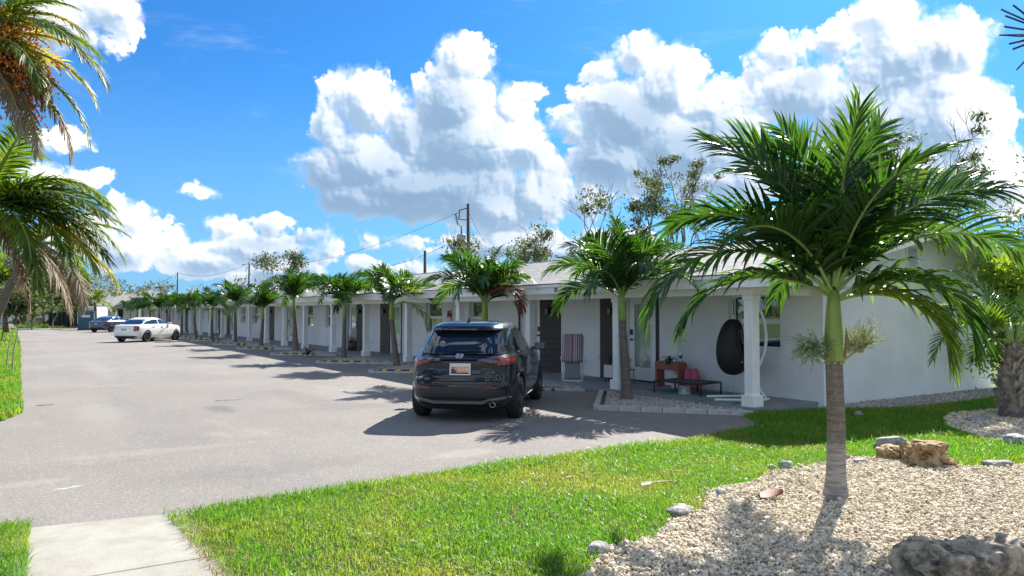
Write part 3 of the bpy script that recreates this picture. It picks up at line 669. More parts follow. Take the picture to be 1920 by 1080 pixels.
# rake boards and boarded rake soffit on the gable overhang
for (xa, xb2, nm) in ((EX + 0.02, RX, 0), (RX, BX - 0.02, 1)):
    b = MB(); za, zb = roof_z(xa) - 0.037, roof_z(xb2) - 0.037
    slab(xa, za, xb2, zb, YG, YG + 0.028, 0.17, b); bp("rake_board", b, M_TRIM)
    b = MB(); slab(xa, za + 0.012, xb2, zb + 0.012, YG - 0.012, YG - 0.001, 0.055, b); bp("rake_trim", b, M_TRIM)
    nb = 7
    for i in range(nb):
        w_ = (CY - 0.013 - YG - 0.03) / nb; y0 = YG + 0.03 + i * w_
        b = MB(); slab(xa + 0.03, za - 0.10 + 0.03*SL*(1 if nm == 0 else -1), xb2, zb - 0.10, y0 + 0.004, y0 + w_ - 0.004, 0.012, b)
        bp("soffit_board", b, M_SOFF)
bf = MB(); bf.box(BX - 0.05, BX - 0.02, YG + 0.03, END + 0.38, roof_z(BX) - 0.22, roof_z(BX) - 0.036); bp("rear_fascia", bf, M_TRIM)
# louvred gable vent
gv = motel
vf = MB(); vx = 15.2
for q in ((vx - 0.22, vx - 0.18, 2.62, 3.12), (vx + 0.18, vx + 0.22, 2.62, 3.12), (vx - 0.18, vx + 0.18, 2.62, 2.66), (vx - 0.18, vx + 0.18, 3.08, 3.12)): vf.box(q[0], q[1], CY - 0.045, CY - 0.013, q[2], q[3])
vent = bp("gable_vent", vf, M_TRIM)
vb = MB(); vb.box(vx - 0.18, vx + 0.18, CY - 0.018, CY - 0.0135, 2.66, 3.08); bp("vent_backing", vb, M_DARKROOM, par=vent) if False else vb.build("vent_backing", M_DARKROOM, vent, False).__setattr__('location', (-WX, -CY, 0))
lv = MB(); lv.box(-0.178, 0.178, -0.004, 0.004, -0.022, 0.022); lvm = lv.mesh("louvre", M_TRIM)
for i in range(9): put("louvre", lvm, vent, (vx - WX, -0.032, 2.68 + 0.047 * i), (R(-40), 0, 0))
# porch floor
pf = MB(); pf.box(10.50, WX - 0.001, CY + 0.12, END, -0.03, 0.10); bp("porch_floor", pf, M_SLAB)
# posts
post_y = [8.96, 12.52, 15.9, 19.6, 23.2, 26.95, 30.55, 34.3, 37.6, 40.9, 44.5]
while post_y[-1] < END - 4: post_y.append(post_y[-1] + 3.62)
pm = bevel((lambda b: (b.box(-0.095, 0.095, -0.095, 0.095, 0.02, 2.049), b)[1])(MB()).mesh("post", M_TRIM), 0.008, 1)
bm1 = bevel((lambda b: (b.box(-0.135, 0.135, -0.135, 0.135, -0.02, 0.30), b)[1])(MB()).mesh("post_base", M_TRIM), 0.012, 2)
cm1 = bevel((lambda b: (b.box(-0.115, 0.115, -0.115, 0.115, 1.955, 2.048), b)[1])(MB()).mesh("post_capital", M_TRIM), 0.01, 1)
for y_ in post_y:
    p = put("post", pm, motel, (10.75 - WX, y_ - CY, 0)); put("post_base", bm1, p); put("post_capital", cm1, p)
# windows ------------------------------------------------------------------
def window_meshes(w, h):
    M_ = {}
    b = MB(); t = 0.045
    b.box(0, 0.05, 0, w, 0, t); b.box(0, 0.05, 0, w, h - t, h); b.box(0, 0.05, 0, t, t, h - t); b.box(0, 0.05, w - t, w, t, h - t)
    b.box(-0.004, 0.046, t, w - t, h * 0.48, h * 0.48 + 0.045)
    M_['window'] = b.mesh("window", M_TRIM)
    for nm, z0, z1, x in (('sash', t, h * 0.48, 0.008), ('sash_upper', h * 0.48 + 0.045, h - t, 0.026)):
        b = MB(); s = 0.022; y0, y1 = t + 0.001, w - t - 0.001; z0 += 0.001; z1 -= 0.001
        b.box(x, x + 0.02, y0, y1, z0, z0 + s); b.box(x, x + 0.02, y0, y1, z1 - s, z1); b.box(x, x + 0.02, y0, y0 + s, z0 + s, z1 - s); b.box(x, x + 0.02, y1 - s, y1, z0 + s, z1 - s)
        M_[nm] = b.mesh("sash", M_TRIM)
        b = MB(); b.quad((x + 0.012, y0 + s, z0 + s), (x + 0.012, y0 + s, z1 - s), (x + 0.012, y1 - s, z1 - s), (x + 0.012, y1 - s, z0 + s)); M_[nm + 'p'] = b.mesh("pane", M_GLASS)
    b = MB(); z = t + 0.02
    while z < h - t: b.quad((0.10, t, z), (0.125, t, z + 0.026), (0.125, w - t, z + 0.026), (0.10, w - t, z)); z += 0.034
    M_['blind'] = b.mesh("blind", M_BLIND)
    b = MB(); b.box(0.16, 0.18, 0, w, 0, h); M_['room'] = b.mesh("dark_room", M_DARKROOM)
    b = MB(); b.box(-0.035, 0.0, -0.02, w + 0.02, -0.045, -0.001); b.box(-0.12, -0.035, 0.0, w, -0.03, -0.001); M_['sill'] = b.mesh("sill", M_TRIM)
    return M_
WM = window_meshes(1.28, WZ1 - WZ0); WM2 = window_meshes(1.20, WZ1 - WZ0)
for i, u in enumerate([u for u in units if u[0] == 'win']):
    m = WM if u[2] - u[1] > 1.24 else WM2
    w = put("window", m['window'], motel, (0.11, u[1] - CY, WZ0))
    for nm, k in (("sash", 'sash'), ("pane", 'sashp'), ("sash", 'sash_upper'), ("pane", 'sash_upperp')): put(nm, m[k], w)
    if i < 8: put("blind", m['blind'], w).__setitem__('kind', 'stuff')
    put("dark_backing", m['room'], w); put("sill", m['sill'], w, (0, 0, 0))
# doors --------------------------------------------------------------------
DW, DH = 0.90, 1.99
def door_meshes():
    M_ = {}; b = MB()   # local y 0..DW, z 0..DH, x = out of wall is negative
    gx0, gx1, gz0, gz1 = 0.17, DW - 0.17, 0.30, 1.80
    b.box(0, 0.045, 0, gx0, 0, DH); b.box(0, 0.045, gx1, DW, 0, DH); b.box(0, 0.045, gx0, gx1, 0, gz0); b.box(0, 0.045, gx0, gx1, gz1, DH)
    M_['door'] = bevel(b.mesh("door", M_TRIM), 0.003, 1)
    b = MB(); t = 0.03
    b.box(-0.010, -0.001, gx0 - t, gx1 + t, gz0 - t, gz0); b.box(-0.010, -0.001, gx0 - t, gx1 + t, gz1, gz1 + t); b.box(-0.010, -0.001, gx0 - t, gx0, gz0, gz1); b.box(-0.010, -0.001, gx1, gx1 + t, gz0, gz1)
    M_['bead'] = b.mesh("glass_bead", M_TRIM)
    b = MB(); b.box(0.010, 0.03, gx0 + 0.001, gx1 - 0.001, gz0 + 0.001, gz1 - 0.001); M_['glass'] = b.mesh("door_glass", M_FROST)
    b = MB(); b.box(-0.004, 0.19, -0.04, -0.006, -0.03, DH + 0.045); b.box(-0.004, 0.19, DW + 0.006, DW + 0.04, -0.03, DH + 0.045); b.box(-0.004, 0.19, -0.005, DW + 0.005, DH + 0.006, DH + 0.045); M_['frame'] = b.mesh("door_frame", M_TRIM)
    b = MB(); b.box(-0.02, 0.06, -0.005, DW + 0.005, -0.03, -0.004); M_['thr'] = b.mesh("threshold", M_BLACK)
    return M_
DM = door_meshes()
def handle_mesh():
    b = MB(); b.lathe([(0.0, -0.022), (0.028, -0.02), (0.03, 0)], 14, axis='y'); 
    b.box(-0.02, 0.10, -0.055, -0.04, -0.01, 0.01); b.box(-0.008, 0.008, -0.05, -0.01, -0.008, 0.008)
    m = b.mesh("handle", M_BLACK); m.transform(Matrix.Rotation(R(-90), 4, 'Z')); return m
HM = handle_mesh()
LKM = bevel((lambda b: (b.box(-0.03, 0, -0.035, 0.035, -0.07, 0.07), b)[1])(MB()).mesh("keypad_lock", M_BLACK), 0.008, 2)
nplk = 13
ph = 2.03 / nplk
PLM = [bevel((lambda b: (b.box(0, 0.02, 0.003, 0.97, 0.0025, ph - 0.0025), b)[1])(MB()).mesh("plank", mm), 0.003, 1) for mm in (M_PLANK, M_PLANKB)]
BACKM = (lambda b: (b.box(0.012, 0.02, 0, 0.973, 0, 2.03), b)[1])(MB()).mesh("plank_panel", M_BLACK)
SCM = bevel((lambda b: (b.box(-0.10, 0, -0.06, 0.06, -0.09, 0.09), b)[1])(MB()).mesh("wall_light", M_BLACK), 0.006, 1)
SLM = (lambda b: ([b.box(-0.108, -0.101, -0.045, 0.045, z, z + 0.014) for z in (-0.07, -0.035, 0.0, 0.035)], b)[1])(MB()).mesh("light_louvre", mat("sconce lens", (0.5, 0.5, 0.5), 0.4))
STM = (lambda b: (b.box(-0.012, 0.0, 0, 0.105, 0.09, 2.12), b)[1])(MB()).mesh("dark_trim", M_BLACK)
for i, u in enumerate([u for u in units if u[0] == 'door']):
    y0 = u[1]; s = u[3]; wood = 0 if i < 2 else 1
    dy = (y0 + 0.16) if s == 1 else (u[2] - 0.16 - DW)
    d = put("door", DM['door'], motel, (0.05, dy - CY, 0.135))
    put("glass_bead", DM['bead'], d); put("door_glass", DM['glass'], d); put("door_frame", DM['frame'], d); put("threshold", DM['thr'], d)
    hy = DW - 0.07 if s == 1 else 0.07
    h = put("handle", HM, d, (0, hy, 0.95))
    if s == -1: h.scale = (1, -1, 1)
    put("keypad_lock", LKM, d, (-0.001, hy, 1.13))
    put("dark_trim", STM, motel, (-0.001, (y0 if s == 1 else u[2] - 0.105) - CY, 0))
    py_ = (u[2] - 0.975) if s == 1 else y0
    pan = put("plank_panel", BACKM, motel, (-0.021, py_ - CY, 0.10))
    for k in range(nplk): put("plank", PLM[wood], pan, (-0.012, 0, k * ph))
    l = put("wall_light", SCM, motel, (-0.034, py_ + 0.5 - CY, 1.78)); put("light_louvre", SLM, l)
# lettering on the fascia: unit numbers
M_NUM = mat("black number", (0.02, 0.02, 0.02), 0.4)
for s_, px in (("20", 1042), ("18", 887)):
    y_ = at_x(px, 10.35); me = text_mesh(s_, 0.155); me.materials.append(M_NUM)
    me.transform(Matrix.Scale(0.9, 4, (1, 0, 0)))
    o = put("unit_number", me, motel, (10.349 - WX, y_ - CY, 2.262), (R(90), 0, R(-90)))
# plumbing vents on the roof
for y_ in (14.2, 27.0, 41.0):
    b = MB(); b.tube([(13.9, y_, roof_z(13.9) - 0.02), (13.9, y_, roof_z(13.9) + 0.22)], 0.035, 10); bp("roof_vent", b, M_TRIM)
# outlet boxes on the wall
for y_ in (15.6, 30.0, 44.4):
    b = MB(); b.box(WX - 0.03, WX - 0.001, y_, y_ + 0.09, 0.42, 0.55); bp("outlet_box", b, M_TRIM)

ORD = ["first", "second", "third", "fourth", "fifth", "sixth", "seventh", "eighth"]
def ordlab(a, b_, k): return a % ORD[k - 1] if 1 <= k <= 8 else b_
# ------------------------------------------------------------------ beds, curbs and wheel stops
palm_px = [1175, 910, 745, 645, 557, 490, 442, 398, 368, 341, 318, 300, 284, 270, 258, 247]
palm_y = [at_x(p, 9.82) for p in palm_px]
tips = [10.65] + [y - 1.25 for y in palm_y[1:]]
def stones(a, b_, n, parent, w=0.10, h=0.085):
    a, b_ = Vector(a), Vector(b_); d = (b_ - a); L = d.length / n; ang = math.atan2(d.y, d.x)
    m = MB(); m.box(0.004, L - 0.004, 0, w, -0.02, h); me = bevel(m.mesh("curb_stone", M_CURB), 0.012, 2)
    for i in range(n):
        p = a + d * (i / n); put("curb_stone", me, parent, (p.x, p.y, RNG.uniform(-0.006, 0.006)), (0, 0, ang + R(RNG.uniform(-1, 1))))
for i, T_ in enumerate(tips):
    x0 = 8.67 if i == 0 else 8.45
    Tp, Bp, Cp = Vector((x0, T_)), Vector((10.52, T_ + 2.08)), (Vector((10.42, 8.66)) if i == 0 else Vector((10.46, T_ - 2.05)))
    lab = ["gravel planter bed with pale curb stones beside the corner post", "gravel planter bed hidden behind the black car", "gravel planter bed just left of the black car"]
    bed = thing("planter_bed", lab[i] if i < 3 else ordlab("gravel planter bed before the %s palm left of the black car", "distant gravel planter bed behind the white saloon", i - 1), "planter bed", (Tp.x, Tp.y, 0), 0, "saw tooth planter beds along the porch")
    stones(Vector((0, 0)), Bp - Tp, 5 if i == 0 else 4, bed)
    stones(Cp - Tp, Vector((0, 0)), 7 if i == 0 else 4, bed, 0.10, 0.085 if i == 0 else 0.06)
    inner = [Tp + Vector((0.16, 0.02)), Cp + Vector((0.03, 0.14)), Vector((10.5, Cp.y + 0.16)), Vector((10.5, Bp.y - 0.12))]
    c = MB(); c.prism([(p.x - Tp.x, p.y - Tp.y) for p in inner], -0.02, 0.045); c.build("gravel_base", M_GBEDG, bed)
    if i < 7:
        me = pebbles("gravel", [(p.x, p.y) for p in inner], 1000 if i == 0 else 380, 0.019 if i == 0 else 0.026, 0.047, M_GRAVG)
        me.transform(Matrix.Translation((-Tp.x, -Tp.y, 0))); put("gravel", me, bed).__setitem__('kind', 'stuff')
ws_body = MB()
prof = [(-0.075, 0.0), (0.075, 0.0), (0.06, 0.07), (0.04, 0.10), (-0.04, 0.10), (-0.06, 0.07)]
def stop_piece(b, x0, x1, mi, infl=0.0, taper0=False, taper1=False):
    for (xa, xb3) in ((x0, x1),):
        k = len(b.v)
        for x in (xa, xb3):
            tz = 0.35 if ((taper0 and x == xa) or (taper1 and x == xb3)) else 1
            b.v += [(x, p[0] * (1 + infl) , max(0.001, p[1] * tz * (1 + infl))) for p in prof]
        n = 6
        b.f.append(tuple(k + n - 1 - i for i in range(n))); b.f.append(tuple(k + n + i for i in range(n))); b.m += [mi, mi]
        for i in range(n): b.f.append((k + i, k + (i+1) % n, k + n + (i+1) % n, k + n + i)); b.m.append(mi)
b = MB(); stop_piece(b, 0, 0.12, 0, taper0=True); stop_piece(b, 0.12, 1.66, 0); stop_piece(b, 1.66, 1.78, 0, taper1=True)
STOP = b.mesh("rubber_body", M_RUB)
b = MB(); stop_piece(b, 0, 0.16, 0, 0.05); YST = b.mesh("yellow_stripe", M_YEL)
for i, T_ in enumerate(tips[1:]):
    o = thing("wheel_stop", ["black and yellow rubber wheel stop mostly hidden behind the black car", "black and yellow rubber wheel stop showing just left of the black car"][i] if i < 2 else ordlab("black and yellow rubber wheel stop by the %s palm left of the black car", "distant rubber wheel stop behind the white saloon", i), "wheel stop", (8.56, T_ - 0.14, 0), R(-46), "rubber wheel stops at the parking bays")
    put("rubber_body", STOP, o)
    for k in range(4): put("yellow_stripe", YST, o, (0.18 + 0.42 * k, 0, 0))

# ================================================================== PALMS
def frond(seed, L, e0, e1, p=1.2, nleaf=44, ll=0.46, lw=0.030, lift=25, grav=0.55, segs=4, fold=True, start=0.16, side_curve=0.0, a0=66, a1=24, r0=0.016, messy=0.12, tipscale=0.45, twist=0.0):
    rr = random.Random(seed); b = MB(); N_ = 26; pts = []; tan = []; pos = Vector((0, 0, 0)); th = 0.0
    for i in range(N_ + 1):
        t = i / N_; e = R(e0 + (e1 - e0) * t ** p); th = side_curve * t * t
        d = Vector((math.cos(e) * math.cos(th), math.cos(e) * math.sin(th), math.sin(e))); pts.append(pos.copy()); tan.append(d); pos = pos + d * (L / N_)
    b.tube(pts, [r0 * (1.0 - 0.88 * (i / N_)) + 0.001 for i in range(N_ + 1)], 5, 0)
    for sgn in (1, -1):
        for j in range(nleaf):
            u = (j + rr.uniform(-0.25, 0.25)) / (nleaf - 1); u = min(1, max(0, u)); t = start + (1 - start) * u
            x = t * N_; i = min(N_ - 1, int(x)); f = x - i
            P_ = pts[i].lerp(pts[i + 1], f); Tn = tan[i].lerp(tan[i + 1], f).normalized()
            Sv = Vector((-math.sin(th * t), math.cos(th * t), 0)); Sv = (Sv - Tn * Sv.dot(Tn)).normalized(); U = Tn.cross(Sv)
            ta = twist * min(1, t * 1.6); Sv, U = Sv * math.cos(ta) + U * math.sin(ta), U * math.cos(ta) - Sv * math.sin(ta)
            prof_ = math.sin(math.pi * min(1, 0.22 + 0.60 * u)) ; prof_ = prof_ * (1 - u) + tipscale * u + 0.12 * math.sin(math.pi * u)
            Ln = ll * max(0.18, prof_) * rr.uniform(0.86, 1.12)
            a = R(a0 + (a1 - a0) * u + rr.uniform(-7, 7)); lf = R(lift * (1 - 0.5 * u) + rr.uniform(-13, 13))
            d = (Tn * math.cos(a) + (Sv * sgn * math.cos(lf) + U * math.sin(lf)) * math.sin(a)).normalized()
            wd = (Tn - d * Tn.dot(d)); wd = wd.normalized() if wd.length > 1e-3 else U
            nrm = d.cross(wd); wd = (wd + nrm * rr.uniform(-0.5, 0.5) + U * 0.15).normalized()
            wmul = rr.uniform(0.8, 1.15) * (1 - 0.45 * u)
            wp = [0.45, 1.0, 0.95, 0.62, 0.0] if segs == 4 else [0.5, 1.0, 0.7, 0.0]
            pos2 = P_.copy(); k0 = len(b.v); g = grav * rr.uniform(0.6, 1.5)
            for s in range(segs + 1):
                w_ = lw * wmul * wp[s] * 0.5
                if fold:
                    c = pos2 + d.cross(wd).normalized() * (-w_ * 0.55)
                    b.v += [tuple(pos2 - wd * w_), tuple(c), tuple(pos2 + wd * w_)]
                else: b.v += [tuple(pos2 - wd * w_), tuple(pos2 + wd * w_)]
                pos2 = pos2 + d * (Ln / segs)
                d = (d + Vector((rr.uniform(-messy, messy), rr.uniform(-messy, messy), -g * (0.5 + 0.35 * s) / segs * 2)) * (0.5)).normalized()
                wd = (wd - d * wd.dot(d)).normalized()
            st = 3 if fold else 2
            for s in range(segs):
                k = k0 + s * st
                for q in range(st - 1): b.f.append((k + q, k + q + 1, k + st + q + 1, k + st + q)); b.m.append(1)
    return b
def frond_me(m_rachis, m_leaf, smooth=False, **kw):
    return frond(**kw).mesh("frond", [m_rachis, m_leaf], smooth)

def ring_trunk(h, r0, r1, m, n=14, flare=1.35, ringh=0.055, lean=(0, 0), name="trunk", parent=None, amp=0.03, bend=0.0, ga=0):
    b = MB(); st = max(10, int(h / ringh * 3)); pts = []; rad = []
    for i in range(st + 1):
        z = h * i / st; t = i / st
        r = r0 + (r1 - r0) * t + r0 * (flare - 1) * math.exp(-z / 0.11)
        r *= 1 + amp * (0.6 if i % 3 == 0 else -0.5) * RNG.uniform(0.5, 1.3)
        pts.append((lean[0] * t + bend * math.sin(math.pi * t), lean[1] * t, z)); rad.append(r)
    b.tube(pts, rad, n, 0)
    return b.build(name, m, parent, True)

# shared fronds of the row palms
LIB = []
sets = [(76, 0, 1.50), (64, -38, 1.65), (54, -56, 1.75), (40, -64, 1.65), (84, 42, 1.35), (18, -80, 1.35)]
for i, (a, c, L) in enumerate(sets):
    for v in range(2):
        LIB.append(frond_me(M_PET, M_PLEAF if (i, v) != (3, 0) else M_PLEAF2, seed=100 + i * 7 + v, L=L, e0=a, e1=c, p=1.15, nleaf=46, ll=0.60, lw=0.048, lift=26, grav=1.05, segs=4, fold=False, start=0.12, messy=0.2, twist=0.5 if v else -0.5, side_curve=0.25 * (1 if v else -1), r0=0.017))
LIBY = [frond_me(M_PET, M_PLEAF2, seed=300 + v, L=1.6, e0=25, e1=-85, p=1.0, nleaf=30, ll=0.5, lw=0.04, lift=10, grav=0.8, segs=3, fold=False) for v in range(2)]
LIBR = frond_me(M_PETB, M_RLEAF, seed=400, L=1.35, e0=26, e1=-88, p=1.9, nleaf=40, ll=0.42, lw=0.045, lift=12, grav=0.9, segs=3, fold=False)
SPEAR = (lambda b: (b.tube([(0, 0, 0), (0.01, 0, 0.5), (0.03, 0, 1.05)], [0.02, 0.014, 0.002], 6), b)[1])(MB()).mesh("spear_leaf", M_PLEAF2, True)
SHAFT = (lambda b: (b.tube([(0, 0, 0), (0, 0, 0.05), (0, 0, 0.25), (0, 0, 0.48), (0, 0, 0.66)], [0.068, 0.082, 0.078, 0.062, 0.045], 12), b)[1])(MB()).mesh("crownshaft", M_SHAFT, True)
M_FLOW = rand_tint(mat("pale flower cluster", (0.42, 0.46, 0.24), 0.7, transl=(0.3, (0.5, 0.55, 0.25))), 0.3)
M_FLOWG = rand_tint(mat("grey green flower cluster", (0.26, 0.34, 0.22), 0.7, transl=(0.3, (0.35, 0.45, 0.2))), 0.3)
def flower(seed, m, L=0.34, n=70, R_=0.30, stalk=0.32, up=0.25, down=0.3, bead=0.012):
    rr = random.Random(seed); b = MB()
    st = [(0, 0, 0), (stalk * 0.35, 0, -0.01), (stalk * 0.75, 0, 0.05), (stalk, 0, 0.09)]
    b.tube(st, [0.022, 0.018, 0.013, 0.009], 7, 1); c = Vector(st[-1])
    for i in range(n):
        o = c + Vector((rr.uniform(-0.10, 0.06), 0, rr.uniform(-0.03, 0.02)))
        d = Vector((rr.uniform(-0.3, 1), rr.uniform(-1, 1), rr.uniform(-0.5, 1) + up)).normalized(); ln = L * rr.uniform(0.5, 1.1); p = o.copy(); pts = [o]
        for s in range(4):
            p = p + d * (ln / 4); d = (d + Vector((rr.uniform(-.35, .35), rr.uniform(-.35, .35), -down))).normalized(); pts.append(p.copy())
        b.tube(pts, [0.0028, 0.0026, 0.0022, 0.002, 0.0012], 3, 0, False)
        for s in range(12):
            t = rr.uniform(0.6, 3.99); i0 = int(t); q = pts[i0].lerp(pts[i0 + 1], t - i0)
            dv = Vector((rr.uniform(-1, 1), rr.uniform(-1, 1), rr.uniform(-1, 1))).normalized() * bead; e = dv.cross(Vector((rr.uniform(-1,1), rr.uniform(-1,1), 1))).normalized() * bead * 0.5
            b.tri(q - e, q + e, q + dv * 2.2, 0)
    return b.mesh("flower_cluster", [m, M_FLOW], False)
FLS = flower(5, M_FLOW, 0.2, 36, bead=0.02)

def row_palm(i, px):
    y = palm_y[i]; x = 9.82
    D = {0: "tall slightly leaning palm before the white glazed door, right of the striped chair",
         1: "palm rising behind the black car with one dead red frond", 2: "palm just left of the black car with a grey lean trunk",
         3: "palm before the dark plank panel, second left of the black car", 4: "palm with a pale flower cluster on its trunk, third left of the black car",
         5: "palm between two windows, fourth left of the black car", 6: "palm fifth left of the black car, near a white door", 7: "palm sixth left of the black car, yellowish low fronds",
         8: "palm seventh left of the black car", 9: "palm at the nose of the white sedan"}
    t = thing("palm_tree", D.get(i, "small far palm of the porch row rising behind the white saloon"), "palm tree", (x, y, 0.0), RNG.uniform(-0.1, 0.1), "young palms in the planter beds")
    rr = random.Random(50 + i); h = [1.55, 1.5, 1.42, 1.5, 1.62, 1.5][i % 6] + (rr.uniform(-0.16, 0.2) if i > 3 else rr.uniform(-0.03, 0.08)); lean = (rr.uniform(-0.16, 0.06) if i else -0.07, rr.uniform(-0.12, 0.18) if i else 0.05)
    ring_trunk(h, 0.105 if i else 0.11, 0.07, M_TRUNK, 12, 1.5, 0.06, lean, parent=t)
    c = put("crownshaft", SHAFT, t, (lean[0], lean[1], h - 0.01), (R(rr.uniform(-3, 3)), 0, 0)); z = h + 0.58
    top = (lean[0], lean[1], z)
    n = 19; a0 = rr.uniform(0, 6) + (0.9 if i == 1 else 0)
    order = [8, 8, 0, 0, 0, 0, 2, 2, 2, 2, 2, 4, 4, 4, 0, 6, 8]; rr.shuffle(order) if i > 1 else None; n = 17 - (i % 3)
    for k in range(n):
        if k >= len(order): continue
        base = order[k] + rr.randint(0, 1); a = a0 + k * 2.399963 + rr.uniform(-0.25, 0.25)
        me = LIB[base]
        if k == 13 and i in (2, 6, 7, 10, 13): me = LIBY[k % 2]
        s = rr.uniform(0.92, 1.12)
        put("frond", me, t, (top[0] + 0.03 * math.cos(a), top[1] + 0.03 * math.sin(a), z - 0.010 * k), (0, 0, a), (s, s, s))
    put("spear_leaf", SPEAR, t, top)
    if i == 1:
        # the dead red frond hangs to the right in the picture
        f = put("frond", LIBR, t, (top[0], top[1], z + 0.04), (0, 0, R(-48) - YAW - t.rotation_euler.z), (1.25, 1.25, 1.25)); f['label'] = "dead red frond hanging down"
    if i in (4, 5): put("flower_cluster", FLS, t, (lean[0], lean[1], h + 0.02), (0, 0, R(200 if i == 4 else 150)))
    return t
for i, px in enumerate(palm_px): row_palm(i, px)

# the big palm in front -------------------------------------------------------
fp = gp(1567, 937)
FG = thing("palm_tree", "large foreground palm with green crownshaft standing in the pale gravel", "palm tree", (fp.x, fp.y, 0.02), 0)
ring_trunk(1.27, 0.086, 0.076, M_TRUNKF, 20, 1.50, 0.034, (0.0, 0.0), parent=FG, amp=0.022, bend=0.02)
b = MB(); b.tube([(0, 0, 1.25), (0.0, 0, 1.30), (0.0, 0, 1.42), (0.002, 0, 1.60), (0.005, 0, 1.78), (0.01, 0, 1.93)], [0.070, 0.083, 0.084, 0.077, 0.064, 0.05], 20)
b.build("crownshaft", M_SHAFT, FG, True)
cb_ = MB()
for k in range(10):     # fibres and old leaf base collar where the shaft starts
    a = k * 0.63; cb_.tube([(0.085 * math.cos(a), 0.085 * math.sin(a), 1.25), (0.095 * math.cos(a + .1), 0.095 * math.sin(a + .1), 1.265), (0.085 * math.cos(a + .25), 0.085 * math.sin(a + .25), 1.262)], [0.009, 0.007, 0.003], 5)
cb_.build("leaf_scar", mat("pale leaf scar", (0.45, 0.42, 0.22), 0.7), FG, True)
FR = [  # camera azimuth (0 = right, 90 = away), e0, e1, L, z, leaflet length, gravity
 (177, 62, -25, 1.75, 1.93, .58, .8), (186, 44, -74, 2.10, 1.90, .60, 1.4), (100, 86, 48, 1.75, 1.98, .60, .5), (62, 82, 20, 1.78, 1.97, .60, .6),
 (2, 46, -38, 2.05, 1.92, .62, 1.2), (338, 32, -89, 1.45, 1.86, .74, 2.0), (352, 18, -89, 1.25, 1.84, .72, 2.0), (262, 84, 48, 1.65, 1.97, .60, .5), (212, 62, -40, 1.55, 1.92, .58, 1.2),
 (140, 62, -30, 1.95, 1.95, .60, 1.0), (35, 60, -35, 1.95, 1.94, .60, 1.0), (162, 30, -70, 1.6, 1.88, .58, 1.4), (82, 46, -60, 1.9, 1.87, .58, 1.2),
 (128, 76, 8, 1.9, 1.97, .62, .7), (25, 74, 0, 1.9, 1.96, .60, .8), (70, 66, -10, 1.95, 1.95, .60, .8),
 (168, 78, 18, 1.95, 1.96, .60, .7), (347, 64, -10, 1.75, 1.95, .62, .9), (50, 85, 44, 1.78, 1.98, .60, .4), (290, 76, 10, 1.6, 1.97, .60, .9), (150, 84, 30, 1.75, 1.98, .60, .5)]
for k, (a, e0, e1, L, z, ll, g) in enumerate(FR):
    me = frond_me(M_PET, M_PLEAF if k not in (6, 14) else M_PLEAF2, seed=700 + k, L=L, e0=e0, e1=e1, p=1.25, nleaf=44, ll=ll * 1.10, lw=0.054, lift=26, grav=g, segs=4, fold=True, start=0.11, side_curve=RNG.uniform(-0.4, 0.4), r0=0.021, messy=0.24, twist=RNG.uniform(-1, 1) * (1.25 if e1 > -25 else 0.5))
    A = R(a) - YAW; put("frond", me, FG, (0.01 + 0.025 * math.cos(A), 0.025 * math.sin(A), z), (R(RNG.uniform(-8, 8)), 0, A))
put("spear_leaf", SPEAR, FG, (0.01, 0, 1.95), None, (1, 1, 0.95))
f = put("flower_cluster", flower(1, M_FLOWG, 0.25, 210, stalk=0.20, up=0.05, down=0.24, bead=0.0115), FG, (0.0, 0, 1.29), (0, 0, R(188) - YAW)); f['label'] = "grey green flower cluster on the left"
f = put("flower_cluster", flower(2, M_FLOW, 0.32, 130, stalk=0.24, up=0.9, down=0.12, bead=0.010), FG, (0.0, 0, 1.28), (0, 0, R(8) - YAW)); f['label'] = "cream flower cluster on the right"
b = MB()
b.tube([(0.10, 0, 1.30), (0.125, 0, 1.42), (0.12, 0.0, 1.58)], [0.012, 0.024, 0.004], 8); sp_ = b.mesh("brown_sheath", M_PETB, True); put("brown_sheath", sp_, FG, None, (0, 0, -YAW))

# fallen sheath and bark scraps on the gravel and lawn
def scrap(px, py, L, w, h, m, label, rot, name="fallen_leaf"):
    b = MB(); n = 10
    for i in range(n + 1):
        t = i / n; ww = w * math.sin(math.pi * min(1, 0.12 + 0.88 * t)) ; x = L * (t - 0.5)
        b.v += [(x, -ww, h * (0.35 + 0.9 * t * t)), (x, 0, 0.008 + h * 0.5 * t * t), (x, ww, h * (0.7 + 0.5 * t))]
        if i:
            k = len(b.v) - 6; b.f += [(k, k+3, k+4, k+1), (k+1, k+4, k+5, k+2)]; b.m += [0, 0]
    me = b.mesh(name, m, True); o = put(name, me); md = o.modifiers.new("thickness", 'SOLIDIFY'); md.thickness = 0.004
    p = gp(px, py); o.location = (p.x, p.y, 0.035); o.rotation_euler = (0, 0, R(rot) - YAW); return tag(o, label, "leaf")
M_SHE = mat("red brown sheath", (0.24, 0.075, 0.035), 0.6, (0.13, 0.05, 0.03), 8, transl=(0.25, (0.4, 0.1, 0.04)))
scrap(1446, 943, 0.24, 0.055, 0.075, M_SHE, "curled red brown palm sheath lying on the gravel left of the trunk", 12)
scrap(1418, 948, 0.13, 0.012, 0.01, M_BLACK, "thin dark scrap just left of the red brown sheath", -5)
scrap(1560, 945, 0.22, 0.02, 0.012, M_PETB, "flat brown sheath strip at the foot of the trunk", -3)
scrap(1590, 942, 0.13, 0.016, 0.014, M_SHE, "short reddish strip at the right foot of the trunk", -8)
scrap(1213, 918, 0.12, 0.03, 0.03, mat("bleached husk", (0.5, 0.45, 0.38), 0.8), "small bleached husk lying in the lawn", 5, "fallen_husk")
scrap(1230, 912, 0.34, 0.008, 0.02, M_PETB, "thin brown twig across the husk in the lawn", 2, "fallen_twig")
